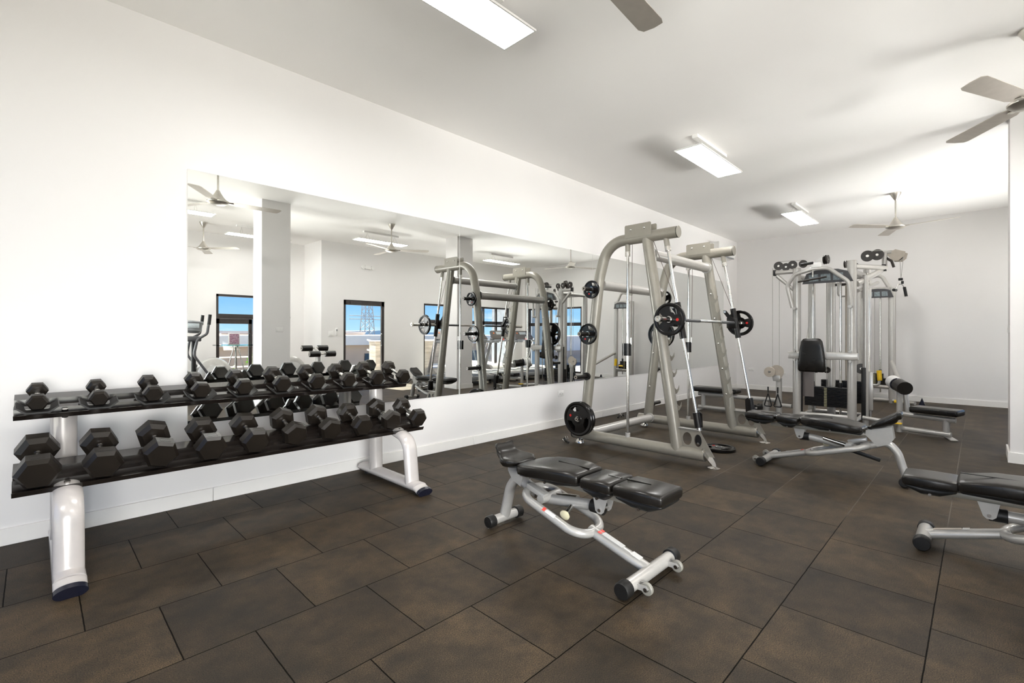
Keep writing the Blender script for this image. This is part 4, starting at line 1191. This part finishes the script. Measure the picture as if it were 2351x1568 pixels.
# display, stacks, pulleys
display((7.70, 1.50, 2.06), 0.60, 0.19, (-1, 0, -0.25), tower)
stack(7.98, 1.56, 0.52, 0.12, 0.22, 0.50, tower)
stack(8.45, 1.46, 0.50, 0.12, 0.25, 0.57, tower)
MB().box((7.97, 1.065, 0.48), (0.012, 0.085, 0.52), bev=0.005).build('side_shroud', SILVER2, tower)
for q_ in (8.08, 8.20):
    MB().cyl((q_, 1.10, 0.1), (q_, 1.10, 2.1), 0.0125, n=16).build('side_guide_rod', CHROME, tower)
MB().box((7.90, 1.77, 0.66), (0.012, 0.15, 0.62), bev=0.006).build('stack_shroud', SHROUD, tower)
MB().box((7.88, 1.855, 0.55), (0.03, 0.04, 0.86), bev=0.006).build('shroud_edge', BLACKP, tower)
MB().box((7.88, 1.115, 0.45), (0.03, 0.05, 0.70), bev=0.006).build('shroud_edge', BLACKP, tower)
for c, ax, rr in (((XA, 2.12, 2.265), (1, 0.2, 0), 0.062), ((XA + 0.03, 2.03, 2.245), (1, 0.2, 0), 0.055), ((XA, 1.935, 2.262), (1, 0.15, 0), 0.060), ((XA, 1.80, 2.262), (1, 0.1, 0), 0.055),
                  ((8.25, 1.63, 2.36), (0.15, 1, 0), 0.070), ((8.25, 1.60, 2.36), (0.15, 1, 0), 0.065), ((8.30, 1.385, 2.27), (0.15, 1, 0), 0.055), ((8.3, 1.26, 2.23), (0.3, 1, 0), 0.045),
                  ((8.15, 1.11, 2.34), (1, 0.15, 0), 0.075), ((8.30, 1.02, 2.365), (1, 0.15, 0), 0.075), ((7.98, 1.155, 0.78), (1, 0.2, 0), 0.07), ((8.3, 1.75, 0.72), (0, 1, 0), 0.05), ((8.0, 1.56, 0.74), (1, 0, 0), 0.045)):
    pulley(c, ax, rr, tower)
for a, b in (((XA, 2.12, 2.328), (XA, 1.80, 2.318)), ((8.15, 1.11, 2.41), (8.40, 0.86, 2.42)), ((8.25, 1.62, 2.43), (7.6, 1.62, 2.26)), ((8.0, 1.56, 0.74), (8.0, 1.56, 2.1)), ((7.85, 1.82, 0.80), (7.98, 1.7, 2.1)), ((8.3, 1.2, 2.15), (8.3, 1.2, 0.7))):
    MB().tube([a, b], 0.003, 6).build('cable', GREYCABLE, tower)
MB().tube(fil([(8.3, 1.55, 1.98), (8.3, 1.28, 1.98)], 0), 0.02, 12).build('inner_bar', GUARD, tower)
MB().tube(fil([(8.2, 1.46, 2.0), (8.2, 1.46, 1.80), (8.2, 1.32, 1.80)], 0.05), 0.014, 12).build('inner_handle', SILVER2, tower)
MB().cyl((8.1, 1.33, 1.95), (8.1, 1.33, 0.6), 0.028, n=18).build('perforated_post', BEIGE, tower)

# low row station towards the mirror wall
ry = lambda a: a
MB().tube([(7.86, 3.36, 0.045), (7.78, 1.95, 0.055)], 0.030, 18, side=(0, 0, 1), r2=0.026).build('row_base_rail', SILVER2, tower)
MB().tube([(7.86, 3.36, 0.265), (7.80, 2.16, 0.265)], 0.033, 18, side=(0, 0, 1), r2=0.028).build('row_seat_rail', SILVER2, tower)
MB().cyl((7.86, 3.28, 0.04), (7.86, 3.28, 0.26), 0.034, n=18).build('row_leg', SILVER2, tower)
MB().box((7.86, 3.33, 0.008), (0.30, 0.07, 0.014), bev=0.004).build('row_foot', SILVER2, tower)
def flat_pad(x, ya, yb, zt, w, th, nm, parent):
    mb = MB()
    mb.box((x, (ya + yb) / 2, zt - th / 2), (w, abs(yb - ya), th), bev=0.022, seg=4)
    return mb.build(nm, VINYL, parent, ang=60)
flat_pad(7.86, 2.72, 3.45, 0.385, 0.27, 0.075, 'row_seat_pad', tower)
MB().cyl((7.83, 2.31, 0.05), (7.83, 2.31, 0.27), 0.048, n=18).build('row_upright', SILVER2, tower)
MB().cyl((7.82, 2.13, 0.05), (7.82, 2.13, 0.60), 0.040, n=20).build('pulley_post', SILVER2, tower)
MB().tube([(7.81, 2.13, 0.20), (7.78, 1.95, 0.20)], 0.028, 16).build('row_brace', SILVER2, tower)
MB().box((7.80, 2.15, 0.60), (0.07, 0.10, 0.09), bev=0.01).build('pulley_head', SILVER2, tower)
hd = MB().prism(arc(0, 0, 0.095, 20, 200, 14) + [(-0.04, -0.13), (0.05, -0.13)], (7.78, 2.15, 0.70), (0, 1, 0), (0, 0, 1), (0.008, 0, 0)).build('pulley_plate', BEIGE, tower)
pulley((7.74, 2.235, 0.69), (1, 0, 0), 0.075, tower, m=BEIGE, w=0.03)
for k, xx in enumerate((7.62, 7.80)):
    pg = MB().cyl((xx, 2.40, 0.15), (xx + 0.12, 2.36, 0.15), 0.040, n=20).build('foot_roller', BLACKP, tower)
MB().cyl((7.60, 2.38, 0.15), (7.95, 2.33, 0.15), 0.014, n=12).build('roller_axle', SILVER2, tower)
for yy in (2.25, 2.12):
    tri = MB().tube(fil([(7.72, yy, 0.37), (7.72, yy + 0.055, 0.18), (7.72, yy - 0.055, 0.18), (7.72, yy, 0.37)], 0.02), 0.009, 10).build('row_handle', BLACKP, tower)
    MB().cyl((7.72, yy, 0.38), (7.72, yy, 0.47), 0.010, n=10).build('handle_strap', BLACKP, tri)
for yy, y2 in ((2.20, 2.20), (2.11, 2.11)):
    MB().cyl((XA, yy, 0.78), (XA, y2, 2.24), 0.003, n=6).build('long_cable', GREYCABLE, tower)

# pulldown seat station on the other side
MB().tube([(7.86, 1.12, 0.13), (7.80, 0.74, 0.10)], 0.026, 16).build('seat_link', SILVER2, tower)
MB().tube([(7.80, 0.74, 0.05), (7.66, 0.24, 0.05)], 0.030, 18, side=(0, 0, 1), r2=0.026).build('seat_base_rail', SILVER2, tower)
MB().tube([(7.80, 0.74, 0.235), (7.66, 0.20, 0.225)], 0.030, 18, side=(0, 0, 1), r2=0.026).build('seat_rail', SILVER2, tower)
MB().cyl((7.80, 0.73, 0.0), (7.80, 0.73, 0.56), 0.032, n=20).build('seat_post', SILVER2, tower)
MB().cyl((7.69, 0.285, 0.02), (7.69, 0.285, 0.22), 0.033, n=20).build('seat_leg', SILVER2, tower)
MB().box((7.67, 0.245, 0.008), (0.28, 0.07, 0.014), Matrix.Rotation(R(15), 3, 'Z'), bev=0.004).build('seat_foot', SILVER2, tower)
sp_ = MB(); sp_.box((7.72, 0.375, 0.315), (0.26, 0.46, 0.075), Matrix.Rotation(R(-15), 3, 'Z'), bev=0.022, seg=4); sp_.build('seat_pad', VINYL, tower, ang=60)
rl = MB().cyl((7.62, 0.66, 0.575), (7.78, 0.735, 0.60), 0.082, n=30).build('thigh_roller', VINYL, tower)
MB().cyl((7.80, 0.745, 0.603), (7.96, 0.815, 0.628), 0.082, n=30).build('roller_band', WHITEP, tower)
MB().lathe([(0.083, 0), (0.083, 0.02)], (7.80, 0.745, 0.603), (0.9, 0.4, 0.14), 30).build('roller_ring', CAPM, tower)
MB().tube(fil([(8.05, 0.80, 0.55), (8.04, 0.70, 0.50), (8.02, 0.66, 0.20)], 0.12), 0.03, 16).build('roller_bracket', SILVER2, tower)
MB().box((7.76, 0.745, 0.115), (0.10, 0.09, 0.015), bev=0.004).build('foot_pedal', YELLOW, tower)

# ------------------------------------------------------------------ rear cable station by the end wall
rear = thing('pulley_station', 'second cable station with yellow grips behind the tower, against the end wall', 'cable machine', (11.05, 1.5, 0))
for yy in (1.14, 1.62):
    MB().cyl((11.05, yy, 0), (11.05, yy, 2.12), 0.055, n=24).build('post', SILVER2, rear)
MB().tube([(11.05, 1.62, 2.10), (11.05, 1.14, 2.10)], 0.035, 16).build('top_beam', SILVER2, rear)
MB().tube(fil([(11.05, 1.62, 2.3), (11.05, 1.30, 2.36), (11.05, 1.15, 2.05)], 0.1), 0.032, 16).build('top_brace', SILVER2, rear)
MB().tube([(11.05, 1.62, 0.30), (11.05, 1.14, 0.28)], 0.035, 16).build('lower_beam', SILVER2, rear)
MB().tube([(11.05, 1.66, 0.05), (11.05, 1.12, 0.05)], 0.035, 16).build('base_beam', SILVER2, rear)
MB().tube([(11.0, 1.12, 0.05), (10.8, 0.80, 0.05)], 0.03, 16).build('base_leg', SILVER2, rear)
stack(11.10, 1.40, 0.26, 0.10, 0.30, 0.53, rear, ztop=2.05, nplates=8)
MB().box((11.12, 1.25, 0.37), (0.08, 0.10, 0.14)).build('add_on_weight', BLACK, rear)
display((10.98, 1.34, 2.02), 0.46, 0.17, (-1, 0, -0.2), rear)
MB().tube([(11.0, 1.14, 0.75), (10.2, 0.95, 0.42)], 0.035, 16).build('swing_arm', SILVER2, rear)
yg = MB().tube(fil([(10.8, 1.50, 0.33), (10.8, 1.30, 0.33), (10.8, 1.29, 0.55)], 0.05), 0.022, 14).build('press_lever', SILVER2, rear)
MB().cyl((10.8, 1.29, 0.42), (10.8, 1.30, 0.60), 0.036, n=18).build('yellow_grip', YELLOW, yg)
MB().cyl((10.8, 1.50, 0.42), (10.8, 1.40, 0.42), 0.022, n=14).build('adjusting_pin', YELLOW, yg)
MB().box((10.85, 1.05, 0.055), (0.10, 0.08, 0.05), bev=0.01).build('foot_clip', YELLOW, rear)
MB().prism([(-0.05, 0), (0.05, 0), (0, 0.14)], (10.95, 0.72, 0.0), (0, 1, 0), (0, 0, 1), (0.05, 0, 0)).build('floor_stop', CAPM, rear)

# ------------------------------------------------------------------ machines seen only in the mirror
def treadmill(x, label):
    y0 = -2.35   # motor end
    t = thing('treadmill', label, 'treadmill', (x, -1.5, 0), group='treadmills along the south window')
    dk = MB().box((x, -1.40, 0.16), (0.80, 1.75, 0.10), bev=0.02).build('deck', GREYPL, t)
    MB().box((x, -1.30, 0.213), (0.52, 1.50, 0.008)).build('belt', BELT, dk)
    for s in (-1, 1):
        MB().box((x + s * 0.34, -1.30, 0.222), (0.12, 1.50, 0.022), bev=0.006).build('side_rail', SILVER2, dk)
        MB().cyl((x + s * 0.34, -0.62, 0), (x + s * 0.34, -0.62, 0.11), 0.035, n=14).build('foot', BLACKP, dk)
        MB().cyl((x + s * 0.34, -2.12, 0), (x + s * 0.34, -2.12, 0.11), 0.035, n=14).build('foot', BLACKP, dk)
    hood = MB()
    hood.prism([(-2.40, 0.12), (-2.36, 0.30), (-2.20, 0.36), (-2.0, 0.33), (-1.88, 0.22), (-1.88, 0.12)], (x - 0.40, 0, 0), (0, 1, 0), (0, 0, 1), (0.80, 0, 0), bev=0.03, seg=3)
    hood.build('motor_hood', SILVER2, t)
    for s in (-1, 1):
        MB().tube([(x + s * 0.38, -2.22, 0.22), (x + s * 0.38, -1.90, 1.12)], 0.058, 18, side=(1, 0, 0), r2=0.045).build('upright', GREYST, t)
        MB().tube(fil([(x + s * 0.38, -1.98, 1.03), (x + s * 0.38, -1.62, 1.02)], 0), 0.032, 16).build('handrail', GREYPL, t)
    c = MB().prism([(-0.40, 0), (0.40, 0), (0.32, 0.28), (-0.32, 0.28)], (x, -1.86, 1.10), (1, 0, 0), V((0, -0.55, 0.84)), V((0, 0.84, 0.55)) * -0.06, bev=0.01).build('console', SCREEN, t)
    q = V((x, -1.86, 1.10)); u = V((0, -0.55, 0.84)); nn = V((0, 0.84, 0.55)); M3 = Matrix((V((1, 0, 0)), u, nn)).transposed()
    MB().box(q + u * 0.19 + nn * 0.002, (0.30, 0.09, 0.003), M3).build('lcd', LCD, c)
    for dx in (-0.25, 0.25):
        MB().cyl(q + V((dx, 0, 0)) + u * 0.19, q + V((dx, 0, 0)) + u * 0.19 + nn * 0.006, 0.022, n=16).build('button', ORANGE if dx < 0 else LCD, c)
    MB().cyl(q + V((0.0, 0, 0)) - u * 0.03 + nn * 0.0, q - u * 0.03 + nn * 0.03, 0.030, n=18).build('stop_button', REDST, c)
    MB().tube([(x - 0.34, -1.86, 1.05), (x + 0.34, -1.86, 1.05)], 0.035, 16).build('cross_handle', GREYPL, t)
    return t
GREYST = mat('grey_metallic_upright', (0.30, 0.30, 0.31), 0.35, metal=0.4, noise=0.04, nscale=20)
treadmill(7.72, 'treadmill nearest the glass door, half hidden by the smith upright in the mirror')
treadmill(8.70, 'treadmill hidden mostly behind the far column in the mirror')
treadmill(9.68, 'treadmill whose console shows right of the far column in the mirror')
treadmill(10.66, 'treadmill farthest from the camera, in the window corner')

def elliptical(x, y, label):
    """flywheel end towards +x"""
    t = thing('elliptical_trainer', label, 'elliptical trainer', (x, y, 0), group='elliptical trainers')
    MB().box((x + 0.05, y, 0.06), (1.2, 0.10, 0.07), bev=0.01).box((x - 0.5, y, 0.05), (0.10, 0.62, 0.06), bev=0.01).box((x + 0.62, y, 0.05), (0.10, 0.55, 0.06), bev=0.01).build('base_frame', DARKGR, t)
    d = MB().lathe([(0.0, -0.17), (0.20, -0.16), (0.27, -0.10), (0.29, 0.0), (0.27, 0.10), (0.20, 0.16), (0.0, 0.17)], (x + 0.36, y, 0.50), (0, 1, 0), 32).build('flywheel_cover', SILVER2, t)
    MB().lathe([(0.0, 0.165), (0.17, 0.165), (0.17, 0.172), (0, 0.173)], (x + 0.36, y, 0.50), (0, 1, 0), 28).build('cover_disc', WHITEP, d)
    for s in (-1, 1):
        MB().tube([(x - 0.02 + 0.07 * s, y, 0.08), (x - 0.02 + 0.07 * s, y, 1.14)], 0.038, 18).build('mast', BLACKP, t)
        p = fil([(x + 0.28, y + s * 0.24, 0.42), (x + 0.0, y + s * 0.27, 0.85), (x + 0.05, y + s * 0.27, 1.12), (x + 0.20, y + s * 0.26, 1.22), (x + 0.24, y + s * 0.26, 1.55)], [0.15, 0.1, 0.08], 6)
        a = MB().tube(p, 0.021, 14).build('swing_handle', DARKGR, t)
        MB().cyl((x + 0.225, y + s * 0.26, 1.38), (x + 0.242, y + s * 0.26, 1.56), 0.028, n=14).build('grip', BLACKP, a)
        MB().tube([(x + 0.28, y + s * 0.20, 0.42), (x - 0.50, y + s * 0.20, 0.26)], 0.030, 14).build('pedal_arm', SILVER2, t)
        MB().box((x - 0.35, y + s * 0.20, 0.34), (0.38, 0.15, 0.05), bev=0.02).build('pedal', BLACKP, t)
    MB().box((x, y, 1.13), (0.26, 0.40, 0.09), bev=0.02).build('tray', DARKGR, t)
    c = MB().lathe([(0.0, -0.01), (0.12, 0.0), (0.17, 0.04), (0.16, 0.15), (0.18, 0.19), (0.17, 0.21), (0, 0.215)], (x - 0.0, y, 1.24), (0.1, 0, 1), 28).build('console', GREYPL, t)
    MB().box((x - 0.0, y + 0.165, 1.36), (0.20, 0.02, 0.08), bev=0.004).build('console_screen', LCD, c)
    return t
elliptical(1.93, -1.76, 'elliptical trainer at the very left edge of the mirror')
elliptical(3.28, -1.80, 'elliptical trainer mostly hidden behind the near column in the mirror')

t = thing('hyperextension_bench', 'machine with four black foam rollers on a silver post, above the rack in the mirror', 'roller machine', (3.96, -1.20, 0))
rx, ry_ = 3.96, -1.20
MB().cyl((rx, ry_, 0.04), (rx, ry_, 0.78), 0.045, n=22).build('post', SILVER2, t)
MB().box((rx, ry_, 0.03), (0.5, 0.08, 0.06), bev=0.01).box((rx - 0.22, ry_, 0.03), (0.06, 0.4, 0.06), bev=0.01).box((rx + 0.22, ry_, 0.03), (0.06, 0.4, 0.06), bev=0.01).build('base', SILVER2, t)
MB().tube(fil([(rx - 0.02, ry_, 0.74), (rx + 0.02, ry_ + 0.02, 0.84), (rx - 0.03, ry_ - 0.10, 0.95)], 0.06), 0.026, 14).build('roller_arm', SILVER2, t)
for (dx, dy, dz) in ((-0.175, -0.12, 0.94), (0.135, -0.12, 0.94), (-0.095, 0.06, 0.83), (0.215, 0.06, 0.83)):
    r_ = MB().cyl((rx + dx - 0.10, ry_ + dy, dz), (rx + dx + 0.10, ry_ + dy, dz), 0.058, n=26).build('foam_roller', VINYL, t, ang=45)
    MB().lathe([(0.02, 0), (0.045, 0), (0.045, 0.006), (0.02, 0.006)], (rx + dx - 0.10, ry_ + dy, dz), (-1, 0, 0), 20, closed=True).build('roller_cap', CHROME, r_)
for dy, dz in ((-0.12, 0.94), (0.06, 0.83)):
    MB().cyl((rx - 0.20, ry_ + dy, dz), (rx + 0.24, ry_ + dy, dz), 0.013, n=12).build('axle', CHROME, t)

t = thing('glass_table', 'round glass bar table on splayed chrome legs by the double door, in the mirror', 'table', (2.86, -2.55, 0))
tx, ty = 2.86, -2.55
MB().cyl((tx, ty, 0.985), (tx, ty, 0.997), 0.40, n=48).build('glass_top', GREENGL, t)
for a in (20, 110, 200, 290):
    MB().tube([(tx + 0.03 * math.cos(R(a)), ty + 0.03 * math.sin(R(a)), 0.98), (tx + 0.26 * math.cos(R(a)), ty + 0.26 * math.sin(R(a)), 0.0)], 0.011, 12).build('leg', CHROME, t)
MB().cyl((tx, ty, 0.95), (tx, ty, 0.985), 0.06, n=24).build('hub', CHROME, t)
t = thing('brochure_holder', 'upright brochure with purple print on the glass table', 'brochure', (2.80, -2.45, 0.997))
MB().box((2.80, -2.45, 1.115), (0.20, 0.03, 0.235), bev=0.004).build('holder', WHITEP, t)
MB().box((2.80, -2.432, 1.118), (0.165, 0.004, 0.20)).build('brochure', BROCHURE, t)

# ------------------------------------------------------------------ outside
struct('ground', MB().span((-60, -160, -3.2), (160, -9.4, -3.0)), ASPHALT, 'grey car park below the terrace')
struct('terrace', MB().span((XW - 3, -9.4, -0.35), (14.5, YR - 0.2, -0.03)).span((XE + 0.2, YR - 0.2, -0.35), (14.5, YN, -0.03)).span((XR + 0.2, YR - 0.2, -0.35), (XE + 0.2, YS - 0.2, -0.03)).span((-9, -9.4, -0.35), (XW - 0.2, 8, -0.03)), PAVE, 'pale paved terrace outside the glass')
def block(name, label, cat, a, b, m, parts, m2=None):
    t = thing(name, label, cat, ((a[0] + b[0]) / 2, (a[1] + b[1]) / 2, a[2]))
    MB().span(a, b).build('wall', m, t)
    for nm, pa, pb, pm in parts: MB().span(pa, pb).build(nm, pm, t)
    return t
block('planter_wall', 'wood clad terrace wall outside the glass door and window', 'wall', (7.45, -5.6, -0.03), (9.6, -5.2, 0.98), WOOD, [('coping', (7.43, -5.62, 0.98), (9.62, -5.18, 1.0), OFFW)])
block('planter_wall', 'wood clad terrace wall to the right in the glass door view', 'wall', (10.4, -8.6, -0.03), (12.6, -8.2, 0.95), WOOD, [('coping', (10.38, -8.62, 0.95), (12.62, -8.18, 0.97), OFFW)])
win = []
for k in range(7):
    win.append(('window', (11.2 + 2.4 * k, -21.98, -1.6), (12.0 + 2.4 * k, -21.9, -0.2), DGLASS))
block('neighbour_building', 'beige building with white parapet beyond the terrace', 'building', (6, -30, -3), (30, -22, 0.4), TAUPE, [('parapet', (5.8, -30.2, 0.4), (30.2, -21.7, 1.05), OFFW)] + win)
block('neighbour_building', 'long low taupe building across the car park', 'building', (0, -70, -3), (36, -60, 1.0), TAUPE, [('roof_band', (-0.2, -70, 1.0), (36.2, -59.8, 1.35), OFFW), ('string_course', (-0.2, -60.1, -0.6), (36.2, -59.9, -0.2), OFFW)])
block('neighbour_building', 'white building beyond the end wall window', 'building', (38, -56, -3), (66, -34, 0.9), OFFW, [('plinth', (37.9, -56, -3), (66, -33.9, -1.2), TAUPE)])
block('neighbour_building', 'grey louvred building corner beside the far window', 'building', (14.5, -7.5, -3), (17, -6.4, 5.0), STEEL, [])
t = thing('stair_handrail', 'pale sloping stair handrails outside the glass door', 'handrail', (9.0, -7.3, 0))
for dz in (0, -0.35):
    MB().tube([(8.3, -7.3, 1.0 + dz), (11.1, -7.3, 0.15 + dz)], 0.025, 10).build('rail', OFFW, t)
t = thing('terrace_railing', 'white terrace railing outside the double door', 'railing', (4.4, -9.3, 0))
for z in (0.10, 0.42):
    MB().tube([(1.5, -9.3, z), (8.0, -9.3, z)], 0.02, 8).build('rail', OFFW, t)
for k in range(6):
    MB().cyl((1.5 + 1.3 * k, -9.3, -0.03), (1.5 + 1.3 * k, -9.3, 0.42), 0.02, n=8).build('baluster', OFFW, t)
def hedge(name, label, c, s, n):
    mb = MB()
    for k in range(n):
        p = V(c) + V([random.uniform(-1, 1) * q for q in s])
        r = random.uniform(0.10, 0.2)
        q = [V([random.uniform(-1, 1) for _ in range(3)]) * r for _ in range(3)]
        mb.bm.faces.new([mb.bm.verts.new(p + v) for v in q])
    set_org((0, 0, 0))
    return tag(mb.build(name, LEAF, smooth=False), label, 'hedge')
hedge('hedge', 'green shrub below the railing, left in the double door view', (3.9, -10.2, -0.6), (0.9, 0.6, 0.6), 900)
hedge('hedge', 'taller green shrub below the railing, right in the double door view', (6.3, -10.2, -0.35), (0.9, 0.6, 0.85), 1100)
t = thing('potted_agave', 'spiky agave in a terracotta pot on the outside parapet', 'potted plant', (3.55, -8.9, 1.20))
MB().lathe([(0.10, 0), (0.16, 0.14), (0.18, 0.16), (0.18, 0.20), (0, 0.2)], (3.55, -8.9, 1.20), (0, 0, 1), 20).build('pot', TERRA, t)
lf = MB()
for k in range(12):
    a = k * 2.4; el = 0.5 + 0.08 * k
    d = V((math.cos(a) * math.cos(el), math.sin(a) * math.cos(el), math.sin(el)))
    lf.tube([V((3.55, -8.9, 1.38)), V((3.55, -8.9, 1.38)) + d * 0.2, V((3.55, -8.9, 1.38)) + d * 0.42 + V((0, 0, -0.04))], 0.03, 6, taper=[1, 0.8, 0.1])
lf.build('leaves', LEAF, t)
block('parapet_wall', 'low white parapet outside the double door carrying the potted plant', 'wall', (2.6, -9.1, 1.12), (4.1, -8.7, 1.20), OFFW, [('pier', (2.7, -9.0, -0.03), (2.95, -8.8, 1.12), OFFW)])
t = thing('lattice_tower', 'steel lattice power pylon against the sky, in the glass door view', 'pylon', (42, -70, -3))
lt = MB()
def wid(z): return 1.15 - 0.055 * (z + 3)
zz = [-3 + 1.6 * k for k in range(12)]
for z0_, z1_ in zip(zz, zz[1:]):
    for sx, sy in ((1, 1), (1, -1), (-1, -1), (-1, 1)):
        a_ = V((42 + sx * wid(z0_), -70 + sy * wid(z0_), z0_)); b__ = V((42 + sx * wid(z1_), -70 + sy * wid(z1_), z1_))
        lt.tube([a_, b__], 0.07, 5)
        tx_, ty_ = (sx, -sy) if sx * sy > 0 else (-sx, sy)
        lt.tube([a_, (42 + tx_ * wid(z1_), -70 + ty_ * wid(z1_), z1_)], 0.04, 5)
        lt.tube([V((42 + tx_ * wid(z0_), -70 + ty_ * wid(z0_), z0_)), b__], 0.04, 5)
lt.build('lattice', STEEL, t)
for z in (4.2, 3.6):
    MB().tube([(42 - 3.4, -70, z), (42 + 3.2, -70, z)], 0.07, 6).build('antenna_arm', STEEL, t)
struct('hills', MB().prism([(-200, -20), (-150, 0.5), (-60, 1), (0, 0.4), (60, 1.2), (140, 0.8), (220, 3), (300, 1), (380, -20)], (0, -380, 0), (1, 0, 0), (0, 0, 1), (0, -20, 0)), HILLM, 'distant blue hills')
